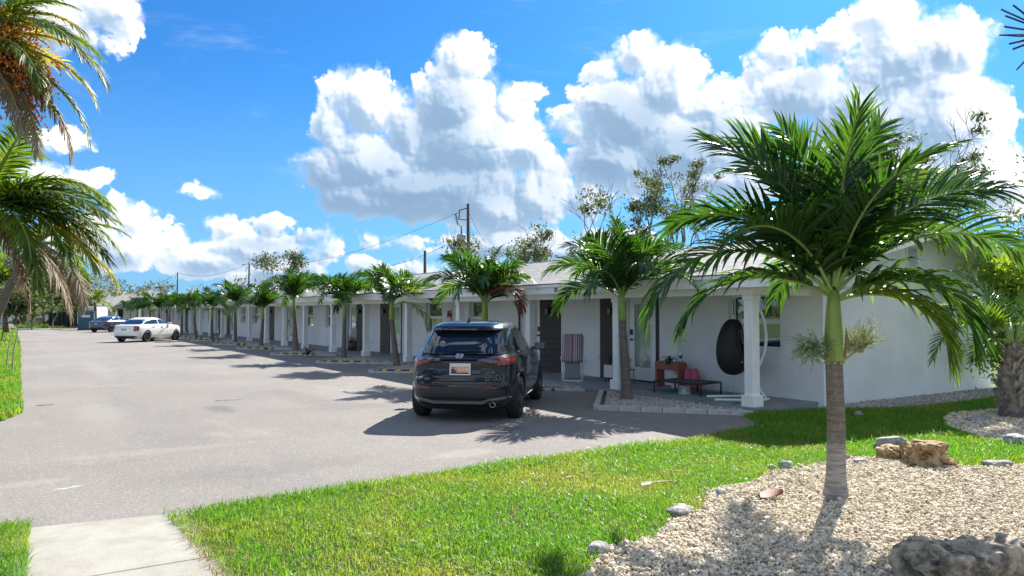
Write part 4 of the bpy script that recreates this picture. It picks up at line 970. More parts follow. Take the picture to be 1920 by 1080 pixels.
scrap(1265, 890, 0.26, 0.007, 0.012, M_PETB, "pale brown twig lying in the lawn behind the husk", -28, "fallen_twig")
scrap(1068, 903, 0.08, 0.022, 0.02, M_PETB, "small brown leaf in the lawn left of the husk", 10)
scrap(1520, 939, 0.06, 0.012, 0.02, M_BLACK, "dark crumpled bit on the gravel between sheath and trunk", 30)
scrap(1192, 792, 0.20, 0.02, 0.015, mat("grey twig", (0.3, 0.26, 0.2), 0.8), "pale twig on the asphalt beyond the lawn edge", 10, "fallen_twig")
scrap(84, 764, 0.30, 0.012, 0.015, M_BLACK, "dark stick lying on the asphalt at left", 8, "fallen_twig")
scrap(428, 754, 0.5, 0.012, 0.008, M_PETB, "thin brown stick lying on the asphalt in the middle", 8, "fallen_twig")

# right hand palm with rough boots ---------------------------------------------
rp = gp(1902, 785)
RP = thing("palm_tree", "stocky palm with rough booted trunk at the right edge in front of the end wall", "palm tree", (rp.x, rp.y, 0.0))
ring_trunk(1.25, 0.22, 0.12, M_BARK, 16, 1.15, 0.1, (0.02, 0), parent=RP, amp=0.08)
bt = MB(); bt.v = [(-0.055, 0, 0), (0.055, 0, 0), (0.075, 0.03, 0.12), (-0.075, 0.03, 0.12), (-0.035, 0.13, 0.26), (0.035, 0.13, 0.26), (-0.055, -0.03, 0), (0.055, -0.03, 0), (-0.075, -0.01, 0.12), (0.075, -0.01, 0.12)]
bt.f = [(0,1,2,3),(3,2,5,4),(6,8,9,7),(8,4,5,9),(0,3,8,6),(1,7,9,2),(3,4,8),(2,9,5)]; bt.m = [0]*8
BOOT = bt.mesh("leaf_boot", mat("leaf boot", (0.38, 0.33, 0.27), 0.9, (0.20, 0.165, 0.13), 12, 0.004, 30))
for k in range(64):
    t = k / 63; a = k * 2.4; r = 0.215 - 0.10 * t - 0.015; z = 0.02 + 1.05 * t
    put("leaf_boot", BOOT, RP, (r * math.cos(a), r * math.sin(a), z), (R(RNG.uniform(4, 20)), R(RNG.uniform(-25, 25)), a - math.pi / 2), (1.15 - 0.4 * t,) * 3)
for k, (a, e0, e1, L) in enumerate([(186, 50, -80, 1.75), (176, 68, -20, 1.45), (195, 60, -60, 1.5), (200, 30, -70, 1.0), (150, 60, -20, 1.4), (80, 70, -20, 1.7), (20, 60, -40, 1.8), (340, 50, -50, 1.7), (300, 60, -40, 1.6), (120, 80, 30, 1.5), (60, 50, -40, 1.8), (0, 80, 10, 1.7)]):
    me = frond_me(M_PET, M_PLEAF2 if k < 3 else M_PLEAF, seed=900 + k, L=L, e0=e0, e1=e1, p=1.1, nleaf=46, ll=0.42, lw=0.030, lift=30, grav=0.35, segs=3, fold=True, start=0.22, side_curve=0.1, r0=0.024, messy=0.08)  # first fronds stand in shadow; a lighter leaf colour brightens them
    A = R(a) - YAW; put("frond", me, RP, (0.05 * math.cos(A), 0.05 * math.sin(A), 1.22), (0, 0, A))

# left hand palms ----------------------------------------------------------------
def big_palm(label, px, py, depth, gx, fr, m_leaf, m_leaf2, ll, lw, trunk_r=0.15, extra=None, seed=0, L0=2.6, fruit=False, bow=0.3, tint=None, nleaf=60, name="palm_tree"):
    c = at_depth(px, py, depth); g = at_depth(gx, 600, depth); h = c.z
    t = thing(name, label, "palm tree", (g.x, g.y, 0)); dx, dy = c.x - g.x, c.y - g.y
    b = MB(); n = 26; pts = [(dx * (i / n) ** 1.5, dy * (i / n) ** 1.5, h * i / n) for i in range(n + 1)]
    b.tube(pts, [trunk_r * (1.35 if i == 0 else 1 - 0.35 * i / n) * (1 + 0.04 * (i % 2)) for i in range(n + 1)], 12); b.build("trunk", M_TRUNK, t, True)
    for k, q in enumerate(fr):
        a, e0, e1, L = q[:4]; m = {0: m_leaf, 1: m_leaf2, 2: M_DLEAF}[q[4] if len(q) > 4 else 0]
        me = frond_me(M_PET if m is not M_DLEAF else M_PETB, m, seed=seed + k, L=L, e0=e0, e1=e1, p=1.3, nleaf=nleaf, ll=ll, lw=lw, lift=8 if m is not M_DLEAF else -20, grav=1.1, segs=3, fold=False, start=0.12, side_curve=RNG.uniform(-0.25, 0.25), r0=0.03, messy=0.14, a0=62, a1=22)
        A = R(a) - YAW; put("frond", me, t, (dx + 0.08 * math.cos(A), dy + 0.08 * math.sin(A), h), (R(RNG.uniform(-12, 12)), 0, A))
    return t, (dx, dy, h)
# date-like palm with orange fruit, crown just outside the top left corner
t1, c1 = big_palm("tall yellow green palm with orange fruit bunches in the top left corner", -75, 85, 8.6, -150, [
    (10, 55, -20, 1.35), (0, 42, -48, 1.55, 1), (-12, 30, -62, 1.75, 0), (8, 25, -68, 1.75, 1), (20, 12, -74, 1.6, 1), (-20, 10, -80, 1.5, 0), (0, 2, -86, 1.35, 1), (10, -20, -89, 1.7, 2), (-5, -30, -89, 1.6, 2), (20, -10, -80, 1.75, 0), (-25, -25, -88, 1.5, 2),
    (30, 66, 0, 1.5), (60, 50, -40, 1.7), (100, 60, -30, 1.8), (140, 45, -50, 1.8), (180, 50, -40, 1.8), (220, 45, -50, 1.8), (260, 60, -40, 1.7), (300, 45, -50, 1.8), (330, 60, -20, 1.6), (90, 85, 40, 1.4)],
    M_CLEAF, M_YLEAF, 0.40, 0.027, 0.13, seed=1200, nleaf=84)
M_FRUIT = rand_tint(mat("orange fruit", (0.62, 0.17, 0.03), 0.5), 0.35)
def fruit(seed):
    rr = random.Random(seed); b = MB()
    for i in range(26):
        p = Vector((0, 0, 0)); d = Vector((rr.uniform(0.1, 1), rr.uniform(-.6, .6), rr.uniform(-0.2, .8))).normalized(); pts = [p.copy()]
        for s in range(5): p = p + d * 0.11; d = (d + Vector((0, 0, -0.42))).normalized(); pts.append(p.copy())
        b.tube(pts, 0.004, 3, 1, False)
        for s in range(34):
            q = pts[rr.randint(2, 5)] + Vector((rr.gauss(0, .03), rr.gauss(0, .03), rr.gauss(0, .05))); r = rr.uniform(0.007, 0.011); k = len(b.v)
            b.v += [tuple(q + Vector(o) * r) for o in ((1,0,0),(-1,0,0),(0,1,0),(0,-1,0),(0,0,1.3),(0,0,-1.3))]
            b.f += [(k,k+2,k+4),(k+2,k+1,k+4),(k+1,k+3,k+4),(k+3,k,k+4),(k+2,k,k+5),(k+1,k+2,k+5),(k+3,k+1,k+5),(k,k+3,k+5)]; b.m += [0]*8
    return b.mesh("fruit_bunch", [M_FRUIT, M_PETB], False)
FRM = fruit(1)
for a, k_ in ((-14, 1.75), (6, 1.9), (22, 1.6), (200, 1.3)): put("fruit_bunch", FRM, t1, (c1[0], c1[1], c1[2] - .12), (0, 0, R(a) - YAW), (k_, k_, k_ * 1.05))
# coconut palm
big_palm("coconut palm at the left edge with long green and dried drooping fronds", -35, 385, 10.5, -330, [
    (5, 42, -38, 1.55), (-8, 20, -42, 2.0), (2, 4, -66, 1.9), (-3, 12, -55, 1.9), (7, 30, -50, 1.8), (-12, 0, -72, 1.8), (12, 8, -62, 2.0, 0), (0, -2, -70, 1.9, 1), (-15, -20, -84, 1.7), (10, -35, -86, 1.9, 2), (25, -55, -88, 1.5, 2), (-30, 0, -80, 1.6, 0), (18, 22, -30, 1.3),
    (60, 40, -40, 2.0), (100, 60, -10, 2.2), (150, 40, -40, 2.3), (200, 40, -50, 2.3), (250, 50, -40, 2.2), (290, 40, -60, 2.0), (180, 10, -70, 2.0), (120, 5, -70, 2.0), (320, 60, 0, 1.8)],
    M_CLEAF, M_YLEAF, 0.52, 0.036, 0.13, seed=1300, nleaf=84)
big_palm("leaning palm with grey trunk crossing behind the coconut fronds", 62, 455, 16.0, -45, [
    (20, 40, -40, 1.9), (-20, 30, -60, 1.9, 1), (60, 55, -30, 2.0), (120, 40, -50, 2.1), (180, 30, -60, 2.1), (240, 20, -70, 2.0), (300, 5, -80, 2.0, 2), (350, -20, -88, 1.9, 2), (30, 0, -75, 1.9, 1), (330, 25, -60, 1.9), (0, -35, -88, 1.7, 2), (80, 10, -70, 1.8)],
    M_CLEAF, M_YLEAF, 0.55, 0.04, 0.115, seed=1400, nleaf=70)
# staked saplings on the verge
for (px, py, h, lb) in ((22, 702, 1.35, "thin bare stake and stem on the verge nearest the asphalt"), (12, 690, 1.2, "second thin bare stem on the verge at the very left edge")):
    p = gp(px, py); b = MB(); b.tube([(0, 0, 0), (0.04, 0.02, h * .5), (0.02 + 0.12, 0.05, h)], [0.022, 0.018, 0.010], 6)
    o = b.build("sapling_stem", M_BARKP); o.location = (p.x, p.y, 0); tag(o, lb, "stem")
# tall palm outside the frame at right whose flower stalk reaches into the top right corner
pt, _c = big_palm("tall palm just outside the right edge, its dark flower stalks reaching into the corner", 2330, 90, 7.5, 2350, [(20, 50, -30, 1.4), (60, 60, -20, 1.5), (100, 45, -50, 1.5), (320, 50, -40, 1.5), (280, 60, -20, 1.5), (0, 20, -70, 1.4), (90, 85, 30, 1.4), (345, 60, 0, 1.5)], M_PLEAF, M_CLEAF, 0.5, 0.034, 0.11, seed=1500, nleaf=40)
b = MB(); c0 = at_depth(2300, 60, 7.5) - pt.location; rr = random.Random(3)
for (qx, qy) in ((1878, 18), (1884, 50), (1875, 66), (1893, 82), (1900, 92), (1907, 130), (1886, 30), (1900, 10)):
    e = at_depth(qx, qy, 7.2 + rr.uniform(-.3, .3)) - pt.location; m_ = at_depth(1950, 60 + (qy - 50) * .3 , 7.3) - pt.location
    pts = [c0.lerp(m_, .5), m_, m_.lerp(e, .5) + Vector((0, 0, rr.uniform(-.02, .02))), e]; b.tube(pts, [0.012, 0.009, 0.006, 0.003], 4)
    for s in range(26):
        q = m_.lerp(e, s / 25.0) ; r = 0.011; k = len(b.v); b.v += [tuple(q + Vector(o) * r) for o in ((1,0,0),(-1,0,0),(0,1,0),(0,-1,0),(0,0,1.2),(0,0,-1.2))]
        b.f += [(k,k+2,k+4),(k+2,k+1,k+4),(k+1,k+3,k+4),(k+3,k,k+4),(k+2,k,k+5),(k+1,k+2,k+5),(k+3,k+1,k+5),(k,k+3,k+5)]; b.m += [0]*8
b.build("flower_stalk", mat("dark seed stalk", (0.05, 0.04, 0.035), 0.8), pt)

# ================================================================== TREES BEHIND
def tree(name, label, px, base_py, top_py, depth, seed, spread=0.5, leaf=0.8, leafs=900, lsz=0.11, cat="tree", group=None, bare=False, m_leaf=None, lean=0.0, splits=3, m_bark=None, thick=1.0, puff=0.55, ntuft=999):
    rr = random.Random(seed); top = at_depth(px, top_py, depth); h = top.z - 0.3; base = Vector((top.x, top.y, 0))
    t = thing(name, label, cat, base, 0, group); b = MB(); tips_ = []
    rx, ry = math.cos(-YAW), math.sin(-YAW)
    def grow(p, d, L, r, lev):
        n = 5; pts = [p]; rad = [r]
        for i in range(n):
            d = (d + Vector((rr.uniform(-.28, .28), rr.uniform(-.28, .28), rr.uniform(-.05, .2)))).normalized(); p = p + d * (L / n); pts.append(p); rad.append(r * (1 - 0.5 * (i + 1) / n))
            if lev and i >= 2 and rr.random() < 0.5 and lev < 4: grow(p, (d + Vector((rr.uniform(-1, 1), rr.uniform(-1, 1), rr.uniform(-.1, .5)))).normalized(), L * rr.uniform(.35, .6), r * 0.4, lev + 1)
        b.tube(pts, [max(q, .0085) for q in rad], 5 if r > 0.03 else 3, 0, False)
        if lev >= splits or r < 0.008: tips_.append(p); tips_.append(pts[3]); return
        k = rr.randint(2, 3)
        for i in range(k):
            a = rr.uniform(0, 6.28); s = spread * rr.uniform(.6, 1.5)
            grow(p, (d + Vector((math.cos(a) * s, math.sin(a) * s, rr.uniform(-.1, .35)))).normalized(), L * rr.uniform(.5, .8), r * 0.5, lev + 1)
    fr_ = 0.42 if not bare else 0.36
    grow(Vector((0, 0, -0.05)), Vector((lean * rx, lean * ry, 1)).normalized(), h * fr_, 0.018 * h * thick, 0)
    # scale so the top really reaches the measured height
    zm = max(v[2] for v in b.v); k = h / zm
    b.v = [(v[0] * k, v[1] * k, v[2] * k) for v in b.v]; tips_ = [p * k for p in tips_]
    b.build("trunk", m_bark or M_BARK, t, True)
    if leaf > 0:
        n = leafs; tp = [q for q in tips_ if q.z > h * 0.35] or tips_; rr.shuffle(tp); tp = tp[:max(4, min(int(len(tp) * leaf), ntuft))]
        C_ = NP.integers(0, len(tp), n); c = np.array([tuple(q) for q in tp])[C_]; pr = np.array([puff * rr.uniform(.5, 1.3) for _ in tp])[C_]
        off = NP.normal(size=(n, 3)) * pr[:, None] * np.array([0.62, 0.62, 0.42]); P_ = c + off
        u = NP.normal(size=(n, 3)); u /= np.linalg.norm(u, axis=1)[:, None]; w = NP.normal(size=(n, 3)); w -= u * (w * u).sum(1)[:, None]; w /= np.linalg.norm(w, axis=1)[:, None]
        s = lsz * NP.uniform(.6, 1.3, n)[:, None]
        V = np.stack([P_ - u * s, P_ + w * s * .45, P_ + u * s, P_ - w * s * .45], 1).reshape(-1, 3)
        put("crown", big_mesh("crown", V, 4, (np.arange(4 * n)), [m_leaf or M_TREEL]), t)
    return t
# group behind the roof right of centre
for i, (px, top, ll_) in enumerate([(1112, 312, "leaning slim tree, leftmost of the group behind the roof ridge"), (1150, 288, "slim forked tree, second of the group behind the roof ridge"), (1205, 262, "tallest slim tree of the group behind the roof ridge"), (1238, 290, "slim tree with round tufts right of the tallest one"), (1268, 296, "slim tree at the right end of the group behind the roof ridge")]):
    tree("slim_tree", ll_, px, 0, top, 33 + i * 1.3, 20 + i, 0.30, 0.75, 950, 0.085, group="slim trees behind the motel", lean=[-.25, .05, 0, .05, .12][i], thick=0.8, splits=3, puff=0.36, ntuft=15)
for i, (px, top, ll_) in enumerate([(925, 418, "small tufted tree just right of the transformer pole"), (968, 420, "thin pale tree behind the roof, second right of the pole"), (1000, 412, "thin tree with a yellowish top behind the roof"), (1022, 438, "low thin tree behind the roof ridge"), (1060, 432, "misty small tree left of the slim group")]):
    tree("slim_tree", ll_, px, 0, top, 42 + i, 40 + i, 0.36, 0.8, 520, 0.10, group="slim trees behind the motel", thick=0.75, puff=0.42, ntuft=9)
for i, (px, top, d, ll_) in enumerate([(1530, 215, 24, "tall twiggy tree behind the left side of the big palm crown"), (1600, 205, 26, "tall twiggy tree directly behind the big palm crown"), (1680, 200, 25, "tall twiggy tree behind the top of the big palm crown"), (1740, 205, 27, "twiggy tree with bare top right of the big palm crown"), (1400, 350, 34, "small sparse tree seen left of the big palm crown"), (1345, 365, 36, "low sparse tree between the row palm and the big palm")]):
    tree("twiggy_tree", ll_, px, 0, top, d, 60 + i, 0.50, 0.6, 1500 if i < 4 else 500, 0.075, group="twiggy trees behind the motel", thick=0.75, splits=4 if i < 4 else 3, puff=0.26, ntuft=22)
tree("leaning_tree", "leaning tree with a tufted top behind the gable at the right", 1868, 0, 205, 24, 82, 0.4, 0.8, 600, 0.075, lean=0.45, thick=0.5, puff=0.42)
tree("round_tree", "open crowned tree behind the gable just left of the leaning tree", 1850, 0, 262, 26, 85, 0.5, 0.9, 1600, 0.07, lean=0.0, thick=0.5, puff=0.42, ntuft=22)
tree("round_tree", "dark leafy tree behind the back eave at the right edge", 1915, 0, 330, 30, 88, 0.6, 1.0, 1800, 0.10, thick=0.6, puff=0.9)
tree("small_leafy_tree", "bright yellow green small tree behind the rough palm at the right edge", 1925, 0, 455, 15.3, 91, 0.34, 1.0, 4200, 0.055, m_leaf=M_BUSHL, thick=0.7, puff=0.36, splits=3)
tree("shrub", "bright green shrub low at the right edge behind the rough palm trunk", 1912, 0, 600, 15.5, 92, 0.7, 1.0, 2500, 0.05, m_leaf=M_BUSHL, cat="shrub", puff=0.45)
tree("slim_tree", "lone feathery tree above the palm row left of centre", 516, 0, 455, 62, 95, 0.34, 0.9, 1800, 0.11, thick=0.5, puff=0.6, ntuft=16)
for i, (px, top, d, ll_) in enumerate([(175, 508, 95, "bare branching tree left of the hip roofed house"), (205, 506, 100, "wide bare tree behind the hip roofed house"), (236, 525, 105, "low bare tree right of the hip roofed house"), (288, 520, 85, "bare twiggy tree behind the row of palms at left"), (322, 515, 90, "bare tree beside the far utility pole"), (350, 528, 92, "low bare tree right of the far utility pole"), (475, 505, 70, "bare twig tree left of the feathery tree"), (545, 498, 66, "bare twig tree right of the feathery tree")]):
    tree("bare_tree", ll_, px, 0, top, d, 110 + i, 0.75, 0.25 if i < 3 else 0.1, 160, 0.18, group="bare trees beyond the motel", bare=True, m_bark=M_BARKP, thick=1.0, splits=4)
# leafy background at far left behind the street
for i, (px, top, d, n, ll_) in enumerate([(62, 505, 75, 1300, "leafy tree over the far street, first left of the container"), (20, 470, 60, 1500, "dense leafy tree at the far left edge"), (100, 520, 80, 1300, "leafy tree above the white container"), (135, 535, 88, 1200, "leafy tree above the dark dumpster"), (40, 540, 110, 1200, "far leafy tree at the end of the walk"), (270, 548, 110, 900, "low dark tree behind the palm row at left"), (5, 540, 45, 1500, "dark leafy tree beside the verge at the left edge"), (165, 562, 120, 800, "low dark tree beside the hip roof"), (310, 555, 115, 900, "far low tree behind the middle of the row")]):
    tree("leafy_tree", ll_, px, 0, top, d, 130 + i, 0.7, 1.0, n, 0.30 if d > 70 else 0.2, group="leafy trees at the far end", thick=1.1, puff=1.5 if d > 70 else 1.0)
MIDF = [frond_me(M_PET, M_CLEAF, seed=1600 + v, L=2.3, e0=[65, 40, 15, -10][v], e1=[-20, -55, -75, -85][v], p=1.2, nleaf=26, ll=0.55, lw=0.09, lift=5, grav=1.0, segs=3, fold=False) for v in range(4)]
for i, (px, py, d, sc_, ll_) in enumerate([(98, 552, 94, 1.6, "far palm before the container with a curved trunk"), (76, 556, 92, 1.5, "palm with thin trunk left of the container"), (116, 560, 97, 1.4, "slim palm right of the curved trunk palm"), (50, 530, 100, 1.9, "palm over the lawn strip near the far walk"), (128, 564, 99, 1.3, "small palm before the dumpster"), (178, 566, 80, 1.15, "bushy palm behind the blue portable toilet"), (33, 556, 96, 1.5, "far palm by the walk at left"), (10, 530, 60, 1.3, "palm partly hidden by the coconut fronds at left"), (88, 520, 110, 2.0, "tall palm over the far street"), (64, 548, 94, 1.5, "palm before the white truck")]):
    c = at_depth(px, py, d); t = thing("street_palm", ll_, "palm tree", (c.x, c.y, 0), 0, "palms along the far street"); b = MB()
    ln = RNG.uniform(-.6, .6); b.tube([(ln, 0, 0), (ln * .5, 0, c.z * .45), (0, 0, c.z)], [.17, .13, .11], 8); b.build("trunk", M_BARK, t, True)
    for k in range(14): put("frond", MIDF[k % 4], t, (0, 0, c.z), (0, 0, k * 2.4 + i), (sc_,) * 3)

# ================================================================== CARS
def paint(name, col, rough=0.25, metal=0.0, coat=1.0):
    return mat(name, col, rough, metal=metal, coat=coat)
M_CBLK = mat("black car paint", (0.004, 0.006, 0.011), 0.22, spec=0.25, coat=0.8)
M_CWHT = paint("white car paint", (0.78, 0.78, 0.75), 0.3)
M_CBLU = paint("blue grey car paint", (0.055, 0.075, 0.12), 0.3, 0.3)
M_PLAS = mat("car plastic trim", (0.022, 0.024, 0.026), 0.55)
M_CGLS = mat("tinted car glass", (0.010, 0.014, 0.022), 0.05, spec=0.8, coat=0.5)
M_LRED = mat("red tail lens", (0.22, 0.006, 0.010), 0.12, coat=1.0)
M_LDRK = mat("smoked tail lens", (0.06, 0.045, 0.065), 0.12, coat=1.0)
M_PLT = mat("plate orange", (0.70, 0.33, 0.14), 0.45)
M_PLW = mat("plate white", (0.75, 0.74, 0.72), 0.45)
M_WELL = mat("wheel well black", (0.008, 0.008, 0.008), 0.95)

class Shell:
    """car body as stacked horizontal outlines: z -> rear x, front x, half width, x of widest, exponents"""
    def __init__(s, rows, nr=3.2, nf=3.0): s.r = rows; s.nr = nr; s.nf = nf
    def at(s, z):
        r = s.r
        if z <= r[0][0]: return r[0][1:]
        for a, b in zip(r, r[1:]):
            if z <= b[0]:
                t = (z - a[0]) / (b[0] - a[0]); return tuple(a[i] + (b[i] - a[i]) * t for i in range(1, 5))
        return r[-1][1:]
    def side_y(s, x, z):
        xr, xf, w, xc = s.at(z); a = (xc - xr) if x < xc else (xf - xc); n = s.nr if x < xc else s.nf
        q = min(1, abs(x - xc) / a); return w * (1 - q ** n) ** (1 / n)
    def rear_x(s, y, z):
        xr, xf, w, xc = s.at(z); q = min(1, abs(y) / w); return xc - (xc - xr) * (1 - q ** s.nr) ** (1 / s.nr)
    def front_x(s, y, z):
        xr, xf, w, xc = s.at(z); q = min(1, abs(y) / w); return xc + (xf - xc) * (1 - q ** s.nf) ** (1 / s.nf)
    def body(s, zs, n=80):
        b = MB()
        for z in zs:
            xr, xf, w, xc = s.at(z)
            for j in range(n):
                th = 2 * math.pi * j / n; c, sn = math.cos(th), math.sin(th); e = s.nf if c > 0 else s.nr; A = (xf - xc) if c > 0 else (xc - xr)
                b.v.append((xc + math.copysign(abs(c) ** (2 / e), c) * A, math.copysign(abs(sn) ** (2 / e), sn) * w, z))
        for i in range(len(zs) - 1):
            for j in range(n): j2 = (j + 1) % n; b.f.append((i*n+j, i*n+j2, (i+1)*n+j2, (i+1)*n+j)); b.m.append(0)
        b.f.append(tuple(range(n - 1, -1, -1))); b.m.append(0); b.f.append(tuple((len(zs)-1)*n + j for j in range(n))); b.m.append(0)
        return b
    def patch(s, kind, st, off=0.006, nz=5, sgn=1, thick=0.012):
        """closed panel following the shell. st: list of (u, z0, z1); u = x for side, y for rear/front"""
        fine = []
        for a, c in zip(st, st[1:]):
            k = max(1, int(abs(c[0] - a[0]) / (0.06 if kind != 'ang' else 3)))
            for i in range(k): t = i / k; fine.append(tuple(a[q] + (c[q] - a[q]) * t for q in range(3)))
        fine.append(st[-1]); b = MB()
        def P(u, z, o):
            if kind == 'side': return (u, sgn * (s.side_y(u, z) + o), z)
            if kind == 'ang':
                xr, xf, w, xc = s.at(z); c, sn = math.cos(R(u)), math.sin(R(u)); A = xc - xr; e = s.nr
                px_, py_ = -abs(c) ** (2 / e), abs(sn) ** (2 / e); nx, ny = -abs(px_) ** (e - 1) / A, abs(py_) ** (e - 1) / w; q = math.hypot(nx, ny)
                return (xc + px_ * A + nx / q * o, sgn * (py_ * w + ny / q * o), z)
            if kind == 'rear': return (s.rear_x(u, z) - o, u, z)
            return (s.front_x(u, z) + o, u, z)
        m = nz + 1
        for o in (off, off - thick):
            for u, z0, z1 in fine:
                for i in range(m): b.v.append(P(u, z0 + (z1 - z0) * i / nz, o))
        L = len(fine); B = L * m
        for i in range(L - 1):
            for j in range(nz):
                q = (i*m+j, i*m+j+1, (i+1)*m+j+1, (i+1)*m+j); b.f.append(q); b.m.append(0)
        ring = [i*m for i in range(L)] + [(L-1)*m + j for j in range(1, m)] + [i*m + nz for i in range(L-2, -1, -1)] + [j for j in range(nz-1, 0, -1)]
        for i in range(len(ring)): a, c = ring[i], ring[(i+1) % len(ring)]; b.f.append((a, c, c + B, a + B)); b.m.append(0)
        return b
def cut_arches(me, wheels, R_, w, lo, mats):
    ob = bpy.data.objects.new("tmp", me); COL.objects.link(ob); cutters = []
    for (x, z) in wheels:
        for sg in (1, -1):
            c = MB(); c.lathe([(0, sg*(w-0.30)), (R_, sg*(w-0.30)), (R_, sg*(w+0.25)), (0, sg*(w+0.25))], 40, axis='y', c=(x, 0, z)); cm = c.mesh("c", [M_WELL])
            bm = bmesh.new(); bm.from_mesh(cm); bmesh.ops.remove_doubles(bm, verts=bm.verts, dist=1e-4); bmesh.ops.recalc_face_normals(bm, faces=bm.faces); bm.to_mesh(cm); bm.free()
            co = bpy.data.objects.new("c", cm); COL.objects.link(co); cutters.append(co)
            m = ob.modifiers.new("b", 'BOOLEAN'); m.operation = 'DIFFERENCE'; m.solver = 'EXACT'; m.object = co; m.material_mode = 'TRANSFER'
    dg = bpy.context.evaluated_depsgraph_get(); dg.update()
    out = bpy.data.meshes.new_from_object(ob.evaluated_get(dg))
    for c in cutters: bpy.data.objects.remove(c)
    bpy.data.objects.remove(ob); return out
def smooth_angle(me, ang=35):
    me.polygons.foreach_set('use_smooth', [True] * len(me.polygons))
    bm = bmesh.new(); bm.from_mesh(me)
    for e in bm.edges:
        if len(e.link_faces) == 2 and e.calc_face_angle(0) > R(ang): e.smooth = False
    bm.to_mesh(me); bm.free(); return me
def wheel(parent, x, y, r, w, side, spokes=5, m_rim=None):
    t = 0.0; b = MB(); h = w / 2
    b.lathe([(r*0.66, -h*0.8), (r*0.9, -h), (r*0.985, -h*0.8), (r, -h*0.35), (r, h*0.35), (r*0.985, h*0.8), (r*0.9, h), (r*0.66, h*0.8)], 40, axis='y')
    o = b.build("tyre", M_TYRE, parent, True); o.location = (x, y, r)
    b = MB(); s = side
    b.lathe([(r*0.67, -h*0.78), (r*0.67, s*h*0.3), (r*0.62, s*h*0.3)], 36, axis='y'); b.lathe([(r*0.67, s*h*0.80), (r*0.69, s*h*0.86), (r*0.63, s*h*0.82), (r*0.62, s*h*0.3)], 36, axis='y')
    b.lathe([(0, s*h*0.70), (r*0.13, s*h*0.68), (r*0.15, s*h*0.5), (0, s*h*0.45)], 16, axis='y')
    for k in range(spokes):
        for dd in (-0.13, 0.13):
            a = 2 * math.pi * k / spokes + 0.3; M_ = Matrix.Rotation(a, 4, 'Y')
            b.box(r*0.10, r*0.65, min(s*h*0.52, s*h*0.74), max(s*h*0.52, s*h*0.74), dd*r*0.35 - r*0.035 , dd*r*0.35 + r*0.035, 0, M_ @ Matrix.Rotation(dd * 0.9, 4, 'Y'))
    o = b.build("rim", m_rim or M_RIM, parent, True); o.location = (x, y, r); smooth_angle(o.data, 30)
    b = MB(); b.lathe([(0, 0), (r*0.5, 0.0), (r*0.5, 0.02), (0, 0.02)], 24, axis='y'); o = b.build("brake_disc", M_PLAS, parent, True); o.location = (x, y, r)
def zlevels(sh, lo=0.20):
    zs = [r[0] for r in sh.r]; out = []
    for a, c in zip(zs, zs[1:]):
        n = max(1, int(round((c - a) / 0.035))); out += [a + (c - a) * i / n for i in range(n)]
    return out + [zs[-1]]
def zrange(*segs):
    out = []
    for a, b_, n in segs: out += [a + (b_ - a) * i / n for i in range(n)]
    return out + [segs[-1][1]]

# ---- black SUV --------------------------------------------------------------
SUV = Shell([(0.20, -1.98, 2.05, .78, .05), (0.27, -2.12, 2.14, .84, .05), (0.40, -2.20, 2.22, .885, .05), (0.58, -2.22, 2.24, .905, .0), (0.66, -2.18, 2.24, .910, .0), (0.74, -2.12, 2.22, .912, -.05),
  (0.86, -2.085, 2.16, .908, -.05), (0.94, -2.10, 2.05, .898, -.08), (0.99, -2.08, 1.88, .885, -.1), (1.03, -2.04, 1.50, .865, -.12), (1.065, -1.985, 1.03, .835, -.15), (1.10, -1.955, 0.93, .81, -.2), (1.22, -1.86, 0.70, .765, -.3), (1.34, -1.74, .45, .715, -.35),
  (1.44, -1.635, .22, .670, -.4), (1.50, -1.58, .05, .635, -.42), (1.545, -1.50, -.12, .59, -.45), (1.575, -1.38, -.30, .52, -.5), (1.595, -1.15, -.45, .40, -.55), (1.603, -.9, -.6, .2, -.7)], 5.0, 3.6)
pr_, pl_ = Vector((6.80, 10.50)), Vector((5.68, 11.70))
hd = Vector((0.665, 0.747)).normalized()
car = thing("parked_car", "glossy black SUV seen from behind, parked aslant with its nose to the porch", "car", (0, 0, 0), math.atan2(hd.y, hd.x))
rear_mid = (pr_ + pl_) / 2 + hd * 0.06; ctr = rear_mid + hd * 1.33; car.location = (ctr.x, ctr.y, 0)
bme = SUV.body(zlevels(SUV), 128).mesh("body", [M_CBLK])
bme = cut_arches(bme, [(-1.33, 0.345), (1.33, 0.345)], 0.405, 0.90, 0.2, None); smooth_angle(bme, 32); put("body", bme, car)
for sg in (1, -1):
    wheel(car, -1.33, sg * 0.785, 0.345, 0.22, sg); wheel(car, 1.33, sg * 0.785, 0.345, 0.22, sg)
def cpart(car, sh, name, kind, st, m, off=0.006, nz=5, sgn=1, thick=0.012, smooth=True):
    me = sh.patch(kind, st, off, nz, sgn, thick).mesh(name, m, False); smooth_angle(me, 40)
    return put(name, me, car)
cpart(car, SUV, "rear_window", 'rear', [(-.735, 1.10, 1.115), (-.70, 1.10, 1.22), (-.60, 1.095, 1.40), (-.52, 1.09, 1.475), (.52, 1.09, 1.475), (.60, 1.095, 1.40), (.70, 1.10, 1.22), (.735, 1.10, 1.115)], M_CGLS, 0.004, 8)
cpart(car, SUV, "spoiler", 'rear', [(-.60, 1.47, 1.50), (-.5, 1.455, 1.535), (.5, 1.455, 1.535), (.60, 1.47, 1.50)], M_CBLK, 0.13, 4, thick=0.16)
